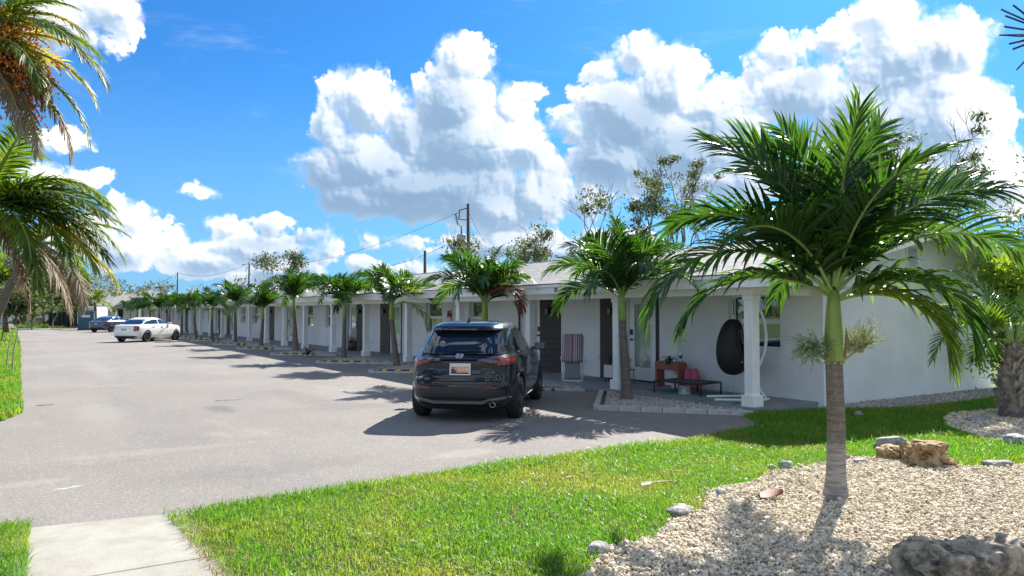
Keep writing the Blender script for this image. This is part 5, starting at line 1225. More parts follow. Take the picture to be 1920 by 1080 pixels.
for sg in (1, -1):
    cpart(car, SUV, "side_window", 'side', [(-1.62, 1.17, 1.20), (-1.42, 1.14, 1.33), (-1.10, 1.11, 1.43), (-1.02, 1.105, 1.445)], M_CGLS, 0.004, 6, sg)
    cpart(car, SUV, "side_window", 'side', [(-0.98, 1.10, 1.45), (-0.6, 1.085, 1.475), (-0.22, 1.075, 1.47)], M_CGLS, 0.004, 6, sg)
    cpart(car, SUV, "side_window", 'side', [(-0.15, 1.075, 1.465), (0.1, 1.07, 1.39), (0.42, 1.07, 1.24), (0.72, 1.07, 1.09)], M_CGLS, 0.004, 6, sg)
    cpart(car, SUV, "window_chrome", 'side', [(-1.10, 1.088, 1.098), (0.75, 1.052, 1.062)], M_CHROME, 0.012, 1, sg)
    cpart(car, SUV, "window_chrome", 'side', [(-1.60, 1.215, 1.228), (-1.42, 1.34, 1.353), (-1.05, 1.452, 1.465), (-0.6, 1.487, 1.497)], M_CHROME, 0.010, 1, sg)
    cpart(car, SUV, "door_seam", 'side', [(-0.99, .36, 1.09), (-0.984, .36, 1.09)], M_WELL, 0.001, 6, sg, 0.006)
    cpart(car, SUV, "door_seam", 'side', [(-0.19, .36, 1.07), (-0.184, .36, 1.07)], M_WELL, 0.001, 6, sg, 0.006)
    cpart(car, SUV, "door_seam", 'side', [(0.86, .40, 1.02), (0.866, .40, 1.02)], M_WELL, 0.001, 6, sg, 0.006)
    cpart(car, SUV, "sill_chrome", 'side', [(-0.88, .262, .285), (0.88, .262, .285)], M_SILVER, 0.012, 1, sg)
    cpart(car, SUV, "sill_cladding", 'side', [(-0.90, .21, .26), (0.90, .21, .26)], M_PLAS, 0.010, 2, sg, 0.02)
    for (x0, x1, z) in ((-0.80, -0.60, 0.95), (0.0, 0.20, 0.94)):
        cpart(car, SUV, "door_handle", 'side', [(x0, z, z + 0.03), (x1, z + 0.003, z + 0.033)], M_CBLK, 0.035, 1, sg, 0.03)
    # arch lips
    for cx in (-1.33, 1.33):
        b = MB(); pts = []
        for i in range(25):
            a = R(-18 + 216 * i / 24); x = cx + 0.425 * math.cos(a); z = 0.345 + 0.425 * math.sin(a); pts.append((x, sg * (SUV.side_y(x, z) - 0.004), z))
        b.tube(pts, 0.022, 6); b.build("arch_lip", M_PLAS, car, True)
    # mirrors
    b = MB(); b.tube([(0.60, sg*0.80, 1.06), (0.62, sg*0.90, 1.08)], 0.025, 8); 
    me = bevel((lambda q: (q.box(0.56, 0.72, min(sg*0.87, sg*1.07), max(sg*0.87, sg*1.07), 1.03, 1.17), q)[1])(MB()).mesh("mirror", M_CBLK), 0.035, 3); smooth_angle(me, 50)
    mo = put("mirror", me, car); b.build("mirror_arm", M_PLAS, mo, True)
    g = MB(); g.quad((0.5585, sg*0.89, 1.05), (0.5585, sg*1.05, 1.05), (0.5585, sg*1.05, 1.155), (0.5585, sg*0.89, 1.155)); g.build("mirror_glass", M_CGLS, mo)
    # tail lights: smoked upper lens, red signature line and corner
    cpart(car, SUV, "tail_light", 'rear', [(sg*.28, .990, .998), (sg*.42, .965, 1.025), (sg*.56, .940, 1.045), (sg*.66, .92, 1.04), (sg*.70, .91, 1.035)], M_LDRK, 0.010, 4)
    cpart(car, SUV, "tail_light", 'ang', [(158, .905, 1.03), (140, .91, 1.03), (126, .94, 1.015), (121, .965, .99)], M_LRED, 0.012, 5, sg)
    cpart(car, SUV, "light_strip", 'rear', [(sg*.46, .955, .967), (sg*.60, .935, .950), (sg*.70, .90, .925)], M_LRED, 0.015, 2)
    # dark recess under the light
    cpart(car, SUV, "lamp_recess", 'rear', [(sg*.46, .90, .925), (sg*.62, .77, .91), (sg*.74, .79, .885), (sg*.80, .84, .87)], M_PLAS, 0.004, 3)
    cpart(car, SUV, "reflector", 'rear', [(sg*.44, .548, .572), (sg*.66, .555, .578)], M_LRED, 0.012, 1)
    cpart(car, SUV, "body_seam", 'rear', [(sg*.735, .64, .90), (sg*.741, .64, .90)], M_WELL, 0.002, 4, 1, 0.008)
cpart(car, SUV, "light_bar", 'rear', [(-.30, .985, .999), (.30, .985, .999)], M_CBLK, 0.020, 1)
cpart(car, SUV, "lid_crease", 'rear', [(-.735, 1.083, 1.092), (.735, 1.083, 1.092)], M_SILVER if False else M_CBLK, 0.022, 1)
cpart(car, SUV, "bumper_step", 'rear', [(-.80, .655, .668), (.80, .655, .668)], M_WELL, 0.003, 1)
cpart(car, SUV, "lower_bumper", 'rear', [(-.84, .22, .60), (-.6, .22, .62), (.6, .22, .62), (.84, .22, .60)], M_PLAS, 0.006, 4)
cpart(car, SUV, "skid_trim", 'rear', [(-.84, .33, .36), (-.74, .375, .42), (-.5, .36, .40), (-.40, .305, .355), (.40, .305, .355), (.50, .33, .385), (.70, .35, .405), (.84, .34, .37)], mat('satin silver trim', (0.42, 0.42, 0.42), 0.35, metal=0.8), 0.018, 2)
cpart(car, SUV, "under_bumper", 'rear', [(-.76, .20, .285), (.76, .20, .285)], M_WELL, 0.010, 2)
b = MB(); b.lathe([(0.036, 0), (0.046, -0.005), (0.050, 0.01), (0.050, 0.12), (0.038, 0.12), (0.036, 0.0)], 24, axis='y'); me = b.mesh("exhaust_pipe", mat("dull chrome", (0.35, 0.35, 0.35), 0.25, metal=1.0), True); me.transform(Matrix.Rotation(R(-90), 4, 'Z'))
put("exhaust_pipe", me, car, (SUV.rear_x(-.55, .30) - 0.03, -.55, .295))
b = MB(); b.lathe([(0, 0.03), (0.037, 0.03)], 20, axis='y'); me = b.mesh("exhaust_hole", M_WELL); me.transform(Matrix.Rotation(R(-90), 4, 'Z')); put("exhaust_hole", me, car, (SUV.rear_x(-.55, .30) - 0.03, -.55, .295))
# wiper, antenna fin, camera
b = MB(); zt = 1.13; b.tube([(SUV.rear_x(-.02, 1.12) - .02, -.02, 1.115), (SUV.rear_x(-.15, 1.14) - .035, -.15, 1.135), (SUV.rear_x(-.33, 1.13) - .03, -.33, 1.125)], [.014, .010, .006], 6)
b.tube([(SUV.rear_x(.14, 1.12) - .022, .14, 1.125), (SUV.rear_x(-.1, 1.12) - .024, -.10, 1.145), (SUV.rear_x(-.38, 1.12) - .022, -.38, 1.115)], .007, 6); b.build("rear_wiper", M_SILVER if False else M_PLAS, car, True)
b = MB(); b.v = [(-1.36, -.022, 1.575), (-1.20, -.022, 1.59), (-1.20, .022, 1.59), (-1.36, .022, 1.575), (-1.355, -.006, 1.655), (-1.33, -.006, 1.66), (-1.33, .006, 1.66), (-1.355, .006, 1.655)]
b.f = [(0,1,5,4), (1,2,6,5), (2,3,7,6), (3,0,4,7), (4,5,6,7), (3,2,1,0)]; b.m = [0]*6; b.build("antenna_fin", M_CBLK, car)
# emblem: rounded frame with the slanted H inside
def rear_text(me, y, z, par, off, name, m, sc=(1, 1, 1)):
    me.materials.clear(); me.materials.append(m); tilt = math.atan2(SUV.rear_x(0, z + .03) - SUV.rear_x(0, z - .03), .06)
    return put(name, me, par, (SUV.rear_x(y, z) - off, y, z), (R(90) - tilt, 0, R(-90)), sc)
em = MB(); n = 40; ow, oh = .062, .052
def sq(t, a, c): cs, sn = math.cos(t), math.sin(t); return (math.copysign(abs(cs) ** .55, cs) * a, math.copysign(abs(sn) ** .55, sn) * c)
for z in (0, 0.008):
    for k in range(n):
        x, y = sq(2*math.pi*k/n, ow, oh); f_ = 1 + 0.10 * y / oh; em.v.append((x * f_, y, z))
    for k in range(n):
        x, y = sq(2*math.pi*k/n, ow - .008, oh - .008); f_ = 1 + 0.10 * y / oh; em.v.append((x * f_, y, z))
for k in range(n):
    j = (k + 1) % n; em.f += [(2*n+k, 2*n+j, 3*n+j, 3*n+k), (k, j, 2*n+j, 2*n+k), (n+j, n+k, 3*n+k, 3*n+j)]; em.m += [0]*3
def hbar(p, q, w0, w1):
    k = len(em.v)
    for z in (0, 0.008): em.v.extend([(p[0]-w0, p[1], z), (p[0]+w0, p[1], z), (q[0]+w1, q[1], z), (q[0]-w1, q[1], z)])
    for f_ in ((4,5,6,7), (0,1,5,4), (1,2,6,5), (2,3,7,6), (3,0,4,7)): em.f.append(tuple(k + i for i in f_)); em.m.append(0)
hbar((-.026, -.043), (-.036, .043), .008, .010); hbar((.026, -.043), (.036, .043), .008, .010); hbar((0, -.009), (0, .009), .027, .030)
rear_text(em.mesh("emblem", M_CHROME), 0.0, 1.045, car, 0.012, "emblem", mat("bright badge", (0.85, 0.85, 0.85), 0.2, metal=0.6))
rear_text(text_mesh("HR-V", 0.066, 0.003, shear=0.15), .60, .712, car, 0.008, "model_badge", MATS["bright badge"], (1.35, .8, 1))
rear_text(text_mesh("AWD", 0.034, 0.002), -.60, .70, car, 0.008, "badge", MATS["bright badge"], (1.3, .8, 1)) if False else None
# licence plate
pz, pyy = .845, -.03
pl = MB(); pl.box(-.155, .155, -.078, .078, 0, .006); plm = bevel(pl.mesh("licence_plate", M_PLT), 0.004, 2)
tl = -math.atan2(SUV.rear_x(0, pz + .05) - SUV.rear_x(0, pz - .05), .1)
plate = put("licence_plate", plm, car, (SUV.rear_x(pyy, pz) - .020, pyy, pz), (R(90) + tl, 0, R(-90)))
fr_ = MB()
for q in ((-.168, .168, -.092, -.074), (-.168, .168, .074, .092), (-.168, -.150, -.074, .074), (.150, .168, -.074, .074)): fr_.box(q[0], q[1], q[2], q[3], 0, .013)
fr_.build("plate_frame", M_SILVER if False else mat("plate frame", (0.7, 0.7, 0.7), 0.35, metal=0.3), plate)
q = MB(); q.box(-.148, .148, .045, .073, .0065, .0075); q.build("plate_header", M_PLW, plate)
q = MB(); q.box(-.148, .148, -.073, -.052, .0065, .0075); q.box(-.140, -.085, -.052, .0, .0065, .0078); q.box(-.125, -.110, .0, .035, .0065, .0078); q.box(-.082, -.06, -.052, -.02, .0065, .0078); q.build("plate_dark_print", mat("plate dark print", (0.035, 0.03, 0.06), 0.5), plate)
tm = text_mesh("X3146", 0.088, 0.0012); tm.materials.append(M_PLW); put("plate_number", tm, plate, (.050, -.004, .0075), None, (.82, 1.05, 1))

# ---- saloon shell used for the two far cars ---------------------------------
SED = Shell([(0.20, -2.15, 2.2, .76, .0), (0.28, -2.30, 2.32, .83, .0), (0.42, -2.38, 2.40, .88, .0), (0.58, -2.40, 2.42, .90, .0), (0.70, -2.38, 2.42, .905, .0), (0.82, -2.35, 2.36, .90, .0), (0.90, -2.33, 2.22, .885, .0), (0.955, -2.32, 1.9, .86, .0),
  (0.99, -2.24, 1.35, .83, -.05), (1.005, -1.98, 1.22, .81, -.1), (1.02, -1.90, 1.12, .79, -.12), (1.12, -1.66, .86, .745, -.2), (1.22, -1.42, .62, .70, -.25), (1.32, -1.14, .36, .655, -.3), (1.39, -.85, .06, .59, -.35), (1.43, -.6, -.15, .45, -.4), (1.44, -.5, -.3, .2, -.4)], 6.0, 3.6)
HAT = Shell([(0.20, -2.0, 2.1, .76, .0), (0.28, -2.14, 2.22, .83, .0), (0.42, -2.22, 2.30, .88, .0), (0.58, -2.24, 2.32, .90, .0), (0.72, -2.23, 2.30, .905, .0), (0.84, -2.20, 2.24, .895, .0), (0.93, -2.19, 2.0, .875, .0),
  (0.985, -2.12, 1.35, .84, -.05), (1.01, -1.98, 1.10, .81, -.1), (1.10, -1.74, .84, .755, -.2), (1.20, -1.44, .60, .71, -.25), (1.29, -1.14, .35, .665, -.3), (1.36, -.85, .08, .60, -.35), (1.40, -.62, -.12, .46, -.4), (1.41, -.5, -.3, .2, -.4)], 6.0, 3.6)
def saloon(label, sh, m, loc, head, wb_, hatch=False, rim=None, plate_m=None):
    c = thing("parked_car", label, "car", (loc[0], loc[1], 0), head)
    me = sh.body(zlevels(sh), 112).mesh("body", [m]); wx = wb_ / 2
    me = cut_arches(me, [(-wx, .33), (wx, .33)], .385, .89, .2, None); smooth_angle(me, 32); put("body", me, c)
    for sg in (1, -1):
        wheel(c, -wx, sg * .79, .33, .22, sg, 7, rim); wheel(c, wx, sg * .79, .33, .22, sg, 7, rim)
        z0 = 1.03
        b1 = (-1.62, -1.25, -.55) if not hatch else (-1.62, -1.2, -.55)
        cpart(c, sh, "side_window", 'side', [(b1[0], z0, z0 + .02), (b1[1], z0, 1.22), (-.75, z0, 1.33), (-.30, z0, 1.345)], M_CGLS, .005, 5, sg)
        cpart(c, sh, "side_window", 'side', [(-.23, z0, 1.345), (.1, z0, 1.30), (.42, z0, 1.18), (.76, z0, 1.05)], M_CGLS, .005, 5, sg)
        cpart(c, sh, "door_seam", 'side', [(-.27, .34, 1.02), (-.262, .34, 1.02)], M_WELL, .002, 4, sg, .006)
        cpart(c, sh, "door_handle", 'side', [(-.18 + 0, .86, .89), (.02, .86, .89)], M_CHROME, .03, 1, sg, .025); cpart(c, sh, "door_handle", 'side', [(-1.0, .87, .90), (-.8, .87, .90)], M_CHROME, .03, 1, sg, .025)
        if not hatch:
            cpart(c, sh, "tail_light", 'ang', [(163, .64, .93), (150, .65, .94), (136, .70, .94)], M_LRED, .014, 5, sg)
        else:
            cpart(c, sh, "tail_light", 'ang', [(172, .84, .88), (160, .78, .92), (145, .76, .92), (130, .84, .91)], M_LRED, .014, 5, sg)
        me = bevel((lambda q: (q.box(.60, .74, min(sg*.80, sg*1.0), max(sg*.80, sg*1.0), 1.0, 1.12), q)[1])(MB()).mesh("mirror", m), .03, 2); put("mirror", me, c)
    if not hatch: cpart(c, sh, "rear_window", 'rear', [(-.66, 1.03, 1.06), (-.58, 1.03, 1.27), (-.5, 1.03, 1.34), (.5, 1.03, 1.34), (.58, 1.03, 1.27), (.66, 1.03, 1.06)], M_CGLS, .006, 7)
    else: cpart(c, sh, "rear_window", 'rear', [(-.70, 1.03, 1.06), (-.6, 1.03, 1.24), (-.5, 1.03, 1.32), (.5, 1.03, 1.32), (.6, 1.03, 1.24), (.70, 1.03, 1.06)], M_CGLS, .006, 7)
    cpart(c, sh, "bumper_valance", 'rear', [(-.82, .21, .36), (.82, .21, .36)], M_PLAS, .010, 2)
    cpart(c, sh, "lid_crease", 'rear', [(-.62, .945, .955), (.62, .945, .955)], M_WELL if not hatch else M_CHROME, .006, 1)
    cpart(c, sh, "licence_plate", 'rear', [(-.16, .68, .80), (.16, .68, .80)], mat("pale plate", (0.30, 0.38, 0.40), 0.4), .014, 1)
    b = MB(); b.tube([(-1.0 if hatch else -.85, 0, 1.36 if hatch else 1.38), (-1.1 if hatch else -.95, 0, 1.46)], [.03, .004], 6); b.build("antenna_fin", m, c)
    return c
hd2 = Vector((0.66, 0.75)).normalized(); hang = math.atan2(hd2.y, hd2.x)
def park(pxr, pyr, wb_, back=0.0):
    """place by the ground contact of the near rear wheel"""
    p = gp(pxr, pyr); rgt = Vector((hd2.y, -hd2.x)); c = Vector((p.x, p.y)) - rgt * .79 + hd2 * (wb_ / 2); return (c.x, c.y)
saloon("white four door saloon parked aslant at the porch row, its front in shade", SED, M_CWHT, park(274, 641, 2.88), hang, 2.88)
saloon("dark blue grey car parked beyond the white saloon", HAT, M_CBLU, park(208, 623, 2.72), hang, 2.72, True)

# ================================================================== THINGS ON THE PORCH
PZ = 0.10
# --- striped folding chair
ch = gp(1065, 716, PZ); chair = thing("folding_chair", "folding lawn chair with striped fabric and white tube frame leaning folded by the wall", "chair", (10.95, 14.42, PZ), R(48))
M_WTUBE = mat("white painted tube", (0.72, 0.74, 0.76), 0.35)
def stripes(name, cols, per, axis=1):
    m = bpy.data.materials.new(name); m.use_nodes = True; t = m.node_tree; t.nodes.clear(); N = NT(t)
    p = N.n('ShaderNodeBsdfPrincipled'); o = N.n('ShaderNodeOutputMaterial'); v = N.n('ShaderNodeTexCoord').outputs['Object']; s = N.n('ShaderNodeSeparateXYZ'); N.put(s.inputs[0], v)
    f = N.math('FRACT', N.math('MULTIPLY', N.math('ADD', s.outputs[axis], 5.0), 1 / per)); r = N.n('ShaderNodeValToRGB'); r.color_ramp.interpolation = 'CONSTANT'; N.put(r.inputs[0], f)
    el = r.color_ramp.elements
    for i, c in enumerate(cols):
        e = el[i] if i < 2 else el.new(i / len(cols)); e.position = i / len(cols); e.color = c + (1,)
    N.put(p.inputs['Base Color'], r.outputs[0]); p.inputs['Roughness'].default_value = 0.8; N.put(o.inputs[0], p.outputs[0]); return m
M_STR = stripes("striped canvas", [(.30, .30, .30), (.10, .13, .16), (.38, .36, .33), (.33, .03, .12), (.45, .42, .38), (.16, .22, .22), (.42, .40, .36), (.20, .19, .20), (.35, .02, .10), (.50, .12, .22), (.34, .34, .32), (.12, .14, .16)], 0.30)
def tubepart(name, pts, r, m, par, n=8, closed=False): b = MB(); b.tube(pts, r, n); return b.build(name, m, par, True)
hw = .245
tubepart("chair_frame", [(0.02, -hw, .02), (0.02, -hw, .55), (0.10, -hw, .80), (0.20, -hw, 1.04), (0.22, -hw + .05, 1.10), (0.22, hw - .05, 1.10), (0.20, hw, 1.04), (0.10, hw, .80), (0.02, hw, .55), (0.02, hw, .02), (0.02, hw - .04, 0.012), (0.02, -hw + .04, .012), (0.02, -hw, .03)], .0125, M_WTUBE, chair)
tubepart("chair_leg", [(0.10, -hw + .03, .56), (0.13, -hw + .03, .05), (0.13, -hw + .06, .015), (0.13, hw - .06, .015), (0.13, hw - .03, .05), (0.10, hw - .03, .56)], .011, M_WTUBE, chair)
for s in (-1, 1):
    tubepart("armrest", [(-0.03, s * (hw + .02), .50), (-0.03, s * (hw + .02), .58), (0.10, s * (hw + .02), .60)], .016, M_WTUBE, chair)
    b = MB()
    for k in range(22): b.tube([(0.004, s * (hw - .012), .08 + .02 * k), (0.004, s * (hw - .05), .085 + .02 * k)], .004, 4)
    o = b.build("spring_row", M_WTUBE, chair); o['kind'] = 'stuff'
b = MB(); nu, nv = 10, 12
for i in range(nv + 1):
    z = .46 + .66 * i / nv
    for j in range(nu + 1):
        y = (-hw - .006) + (2 * hw + .012) * j / nu; e = max(0, (z - 1.04) / .08); y *= 1 - .14 * e * e; xx = (0.0 if z < .55 else (z - .55) * .36) - .014 - .012 * math.sin(math.pi * j / nu); b.v.append((xx, y, z))
for i in range(nv):
    for j in range(nu): k = i * (nu + 1) + j; b.f.append((k, k + 1, k + nu + 2, k + nu + 1)); b.m.append(0)
me = b.mesh("fabric_back", M_STR, True); o = put("fabric_back", me, chair); md = o.modifiers.new("t", 'SOLIDIFY'); md.thickness = .006
b = MB(); b.box(0.026, .034, -hw + .06, hw - .06, .10, .46); b.build("fabric_seat", mat("grey fabric", (0.22, 0.24, 0.27), 0.9), chair)
# --- pots
def pot(label, loc, r, h, m, taper=0.85, square=False, cat="plant pot"):
    t = thing("plant_pot", label, cat, loc, R(20)); b = MB()
    if square: b.box(-r, r, -r, r, 0, h); me = bevel(b.mesh("pot", m), .008, 2); put("pot", me, t)
    else: b.lathe([(0, 0), (r * taper, 0), (r, h), (r * .9, h), (r * .88, h - .03), (0, h - .03)], 24); b.build("pot", m, t, True)
    s_ = MB(); s_.lathe([(0, h - .025), (r * .86, h - .025)], 16) if not square else s_.quad((-r*.8, -r*.8, h + .002), (r*.8, -r*.8, h + .002), (r*.8, r*.8, h + .002), (-r*.8, r*.8, h + .002)); s_.build("soil", M_BLACK, t); return t
def leaves(parent, n, L, w, z, m, seed, e0=(50, 85), e1=(-40, 30), name="leaf"):
    rr = random.Random(seed); me_l = []
    for k in range(n):
        b = MB(); a0 = R(rr.uniform(*e0)); a1 = R(rr.uniform(*e1)); p = Vector((0, 0, 0)); N_ = 7; l_ = L * rr.uniform(.6, 1.1)
        for i in range(N_ + 1):
            t = i / N_; e = a0 + (a1 - a0) * t; ww = w * math.sin(math.pi * (0.08 + 0.92 * t)) if t < 1 else 0.0005; b.v += [(p.x, -ww, p.z), (p.x, 0, p.z - ww * .3), (p.x, ww, p.z)]
            p = p + Vector((math.cos(e), 0, math.sin(e))) * (l_ / N_)
            if i: q = len(b.v) - 6; b.f += [(q, q+3, q+4, q+1), (q+1, q+4, q+5, q+2)]; b.m += [0, 0]
        put(name, b.mesh(name, m, True), parent, (0, 0, z), (0, 0, rr.uniform(0, 6.28)))
M_WPOT = mat("white ceramic", (0.62, 0.63, 0.62), 0.4)
p1 = pot("square white pot with a drooping palm seedling between the doors", (11.72, 13.95, PZ + .10), .115, .30, M_WPOT, square=True)
leaves(p1, 9, .62, .012, .30, M_PLEAF, 3, (60, 88), (-70, -20)); leaves(p1, 4, .22, .05, .30, M_BUSHL, 4, (20, 60), (-30, 20))
b = MB(); [b.box(x - .012, x + .012, y - .012, y + .012, -.10, 0.0) for x in (-.09, .09) for y in (-.09, .09)]; b.build("pot_leg", M_PLANK, p1)
st = thing("plant_stand", "low wooden stool behind the corner of the dark panel holding a white pot", "stool", (11.75, 13.42, PZ), R(10)); b = MB(); b.box(-.15, .15, -.15, .15, .30, .325); put("stool_top", bevel(b.mesh("stool_top", mat("light wood", (0.35, 0.25, 0.15), 0.6)), .004, 1), st)
for sx in (-.12, .12):
    for sy in (-.12, .12): tubepart("leg", [(sx, sy, .30), (sx * 1.1, sy * 1.1, 0)], .012, MATS["light wood"], st)
p2 = pot("white pot with dark trailing leaves standing on the wooden stool", (11.75, 13.42, PZ + .327), .12, .20, M_WPOT); leaves(p2, 10, .24, .028, .19, M_PLEAF, 6, (30, 80), (-80, -20))
p3 = pot("dark pot of dried pale flowers beside the dark plank panel", (11.75, 31.0, PZ), .21, .42, mat("dark grey pot", (0.05, 0.055, 0.06), 0.5)); leaves(p3, 26, .42, .03, .38, mat("dried pink flower", (0.42, 0.31, 0.27), 0.8), 8, (20, 88), (-30, 60), "dried_flower")
# --- red leafed plant in the bed
rpl = thing("spiky_plant", "low dark red spiky plant at the end of a planter bed", "plant", (9.3, palm_y[4] - 3.1, 0.05)); leaves(rpl, 26, .62, .022, 0, mat("dark burgundy leaf", (0.05, 0.03, 0.03), 0.5), 12, (25, 85), (-20, 50))
# --- fire extinguisher
fx = thing("fire_extinguisher", "red fire extinguisher hung on the white wall beside the window", "extinguisher", (WX - .09, 23.02, 1.28)); b = MB()
b.lathe([(0, 0), (.07, 0), (.078, .02), (.078, .36), (.06, .42), (.025, .45), (.025, .48), (0, .48)], 24); b.build("cylinder", mat("extinguisher red", (0.40, 0.02, 0.025), 0.3, coat=0.5), fx, True)
b = MB(); b.lathe([(.0793, .16), (.0793, .30)], 24); b.build("label_band", M_PLW, fx, True)
b = MB(); b.box(-.02, .02, -.11, .05, .48, .50); b.box(-.018, .018, -.12, .03, .515, .53); b.build("lever", M_BLACK, fx)
tubepart("hose", [(0, .02, .49), (0, .09, .50), (0, .115, .42), (0, .105, .25), (0, .095, .16)], .012, M_BLACK, fx); b = MB(); b.box(.078, .089, -.02, .02, .05, .45); b.build("bracket", M_BLACK, fx)
# --- rug
rug = MB(); rug.prism([(11.0, 9.30), (11.95, 9.50), (12.0, 11.7), (11.15, 12.05), (10.62, 11.2), (10.62, 9.30)], PZ + .001, PZ + .012)
M_RUG = mat("faded teal rug", (0.10, 0.19, 0.19), 0.95, (0.19, 0.27, 0.26), 5, 0.003, 60); tag(rug.build("porch_rug", M_RUG), "faded teal outdoor rug lying on the porch before the open white door", "rug")
# --- raised dog cot
cot = thing("pet_cot", "black raised mesh pet cot standing on the teal rug", "pet bed", (11.30, 11.05, PZ + .012), R(100)); cl_, cw_, hz = .55, .36, .23
b = MB(); b.box(-cl_, cl_, -cw_, cw_, hz - .004, hz + .004); b.build("mesh_bed", mat("charcoal mesh", (0.06, 0.065, 0.065), 0.9, (0.09, 0.09, 0.09), 60), cot)
for s in (-1, 1):
    tubepart("rail", [(-cl_, s * cw_, hz), (cl_, s * cw_, hz)], .016, M_BLACK, cot); tubepart("rail", [(s * cl_, -cw_, hz), (s * cl_, cw_, hz)], .016, M_BLACK, cot)
    for q in (-1, 1): tubepart("leg", [(s * cl_, q * cw_, hz), (s * cl_, q * cw_, .0)], .017, M_BLACK, cot)
tubepart("leg", [(0, -cw_, hz), (0, -cw_, 0)], .017, M_BLACK, cot)
lan = thing("lantern", "white wire basket lantern under the pet cot", "lantern", (11.12, 10.95, PZ + .014)); b = MB(); b.box(-.08, .08, -.08, .08, 0, .015); b.box(-.08, .08, -.08, .08, .15, .165)
for i in range(7):
    t = -.075 + .025 * i
    for s in (-.076, .076): b.box(t - .003, t + .003, s - .003, s + .003, .015, .15); b.box(s - .003, s + .003, t - .003, t + .003, .015, .15)
b.build("cage", M_WTUBE, lan); b = MB(); b.lathe([(0, .015), (.04, .015), (.04, .11), (0, .11)], 12); b.build("candle", M_PLW, lan, True)
# --- terracotta planter cart
pc = thing("planter_box", "terracotta coloured planter box on legs against the wall with trailing vines", "planter", (11.92, 12.15, PZ), R(90)); M_TER = mat("terracotta plastic", (0.34, 0.115, 0.075), 0.55)
b = MB(); b.box(-.36, .36, -.13, .13, .38, .56); put("planter_tray", bevel(b.mesh("planter_tray", M_TER), .012, 2), pc)
for s in (-1, 1): b = MB(); b.box(s * .34 - .03, s * .34 + .03, -.12, .12, .0, .38); put("leg", bevel(b.mesh("leg", M_TER), .006, 1), pc)
leaves(pc, 30, .34, .018, .56, M_PLEAF, 15, (0, 80), (-89, -40), "vine_leaf")
b = MB(); b.box(-.29, -.10, -.10, .06, 0.0, .30); tag(put("storage_box", bevel(b.mesh("storage_box", M_WPOT), .006, 1), None, (11.90, 12.15, PZ), (0, 0, R(90))), "small white box standing under the terracotta planter", "box")
wc = thing("watering_can", "pair of pink plastic jugs joined, standing right of the terracotta planter", "jug", (11.95, 11.55, PZ)); M_PINK = mat("pink plastic", (0.62, 0.10, 0.20), 0.45)
for s in (-.095, .095): b = MB(); b.lathe([(0, 0), (.085, 0), (.095, .06), (.09, .30), (.075, .40), (.05, .45), (0, .45)], 20, c=(0, s, 0)); b.build("jug", M_PINK, wc, True)
p4 = pot("tiny grey pot with a succulent on the terracotta planter", (11.93, 11.86, PZ + .57), .05, .08, M_WPOT); leaves(p4, 9, .12, .016, .07, M_PLEAF, 18, (40, 85), (20, 60))
hg = thing("plant_hanger", "thin macrame plant hanger hooked on the wall above the terracotta planter", "hanger", (12.20, 12.10, 1.10)); tubepart("hook", [(.07, 0, .02), (0, 0, .03), (-.02, 0, 0)], .008, M_BLACK, hg)
for s in (-1, 1): tubepart("cord", [(-.02, 0, 0), (-.05, s * .09, -.45)], .003, M_PETB, hg)
# --- little charcoal grill
gr = thing("grill", "small kettle grill on four thin legs behind the corner post", "grill", (11.95, 10.35, PZ)); b = MB(); b.lathe([(0, .52), (.16, .55), (.235, .66), (.24, .70), (.25, .71), (.22, .70), (.20, .66), (0, .60)], 28); b.build("bowl", mat("grey steel", (0.22, 0.28, 0.30), 0.35, metal=0.7), gr, True)
for (sx, sy) in ((-.15, -.17), (-.15, .17), (.13, -.17), (.13, .17)): tubepart("leg", [(sx, sy, .58), (sx * 1.1, sy * 1.1, 0)], .010, M_WTUBE, gr)
b = MB(); b.tube([(0, .24, .70), (0, .32, .715), (0, .32, .73)], .012, 6); b.build("handle", M_BLACK, gr)
# --- hanging egg chair on a white stand
eg = thing("egg_chair", "black wicker egg chair hanging in a curved white stand behind the corner post", "hanging chair", (11.35, 9.75, PZ), R(-22) - YAW + R(22)); RT = lambda u, v, z: (u, v, z)
# local axes: +x = picture right, +y = away
M_EGW = mat("white powder coat", (0.78, 0.80, 0.80), 0.35)
arc = []
for i in range(26):
    t = i / 25; a = R(100 - 178 * t) 
    arc.append((-.02 + .47 * math.cos(a), .02, 1.22 + .74 * math.sin(a) if a > 0 else 1.22 + .95 * math.sin(a)))
arc = [(-.10, .02, 1.93), (.05, .02, 1.955), (.22, .02, 1.90), (.38, .02, 1.74), (.47, .02, 1.50), (.51, .02, 1.20), (.48, .02, .92), (.38, .02, .66), (.24, .02, .40), (.12, .02, .22)]
pts = []
for i in range(len(arc) - 1):
    p0 = Vector(arc[max(0, i - 1)]); p1_, p2_ = Vector(arc[i]), Vector(arc[i + 1]); p3_ = Vector(arc[min(len(arc) - 1, i + 2)])
    for k in range(4):
        t = k / 4; pts.append(0.5 * ((2 * p1_) + (-p0 + p2_) * t + (2 * p0 - 5 * p1_ + 4 * p2_ - p3_) * t * t + (-p0 + 3 * p1_ - 3 * p2_ + p3_) * t ** 3))
pts.append(Vector(arc[-1])); tubepart("stand_arc", pts, .030, M_EGW, eg, 12)
tubepart("base_ring", [(-.55, -.28, .03), (.10, -.36, .03), (.38, -.30, .03), (.50, -.12, .03), (.50, .12, .03), (.38, .30, .03), (.10, .36, .03), (-.55, .28, .03)], .024, M_EGW, eg, 10)
tubepart("brace", [(.24, .02, .42), (.42, -.22, .04)], .02, M_EGW, eg); tubepart("brace", [(.24, .02, .42), (.42, .25, .04)], .02, M_EGW, eg); tubepart("brace", [(.12, .02, .24), (.02, -.34, .04)], .02, M_EGW, eg)
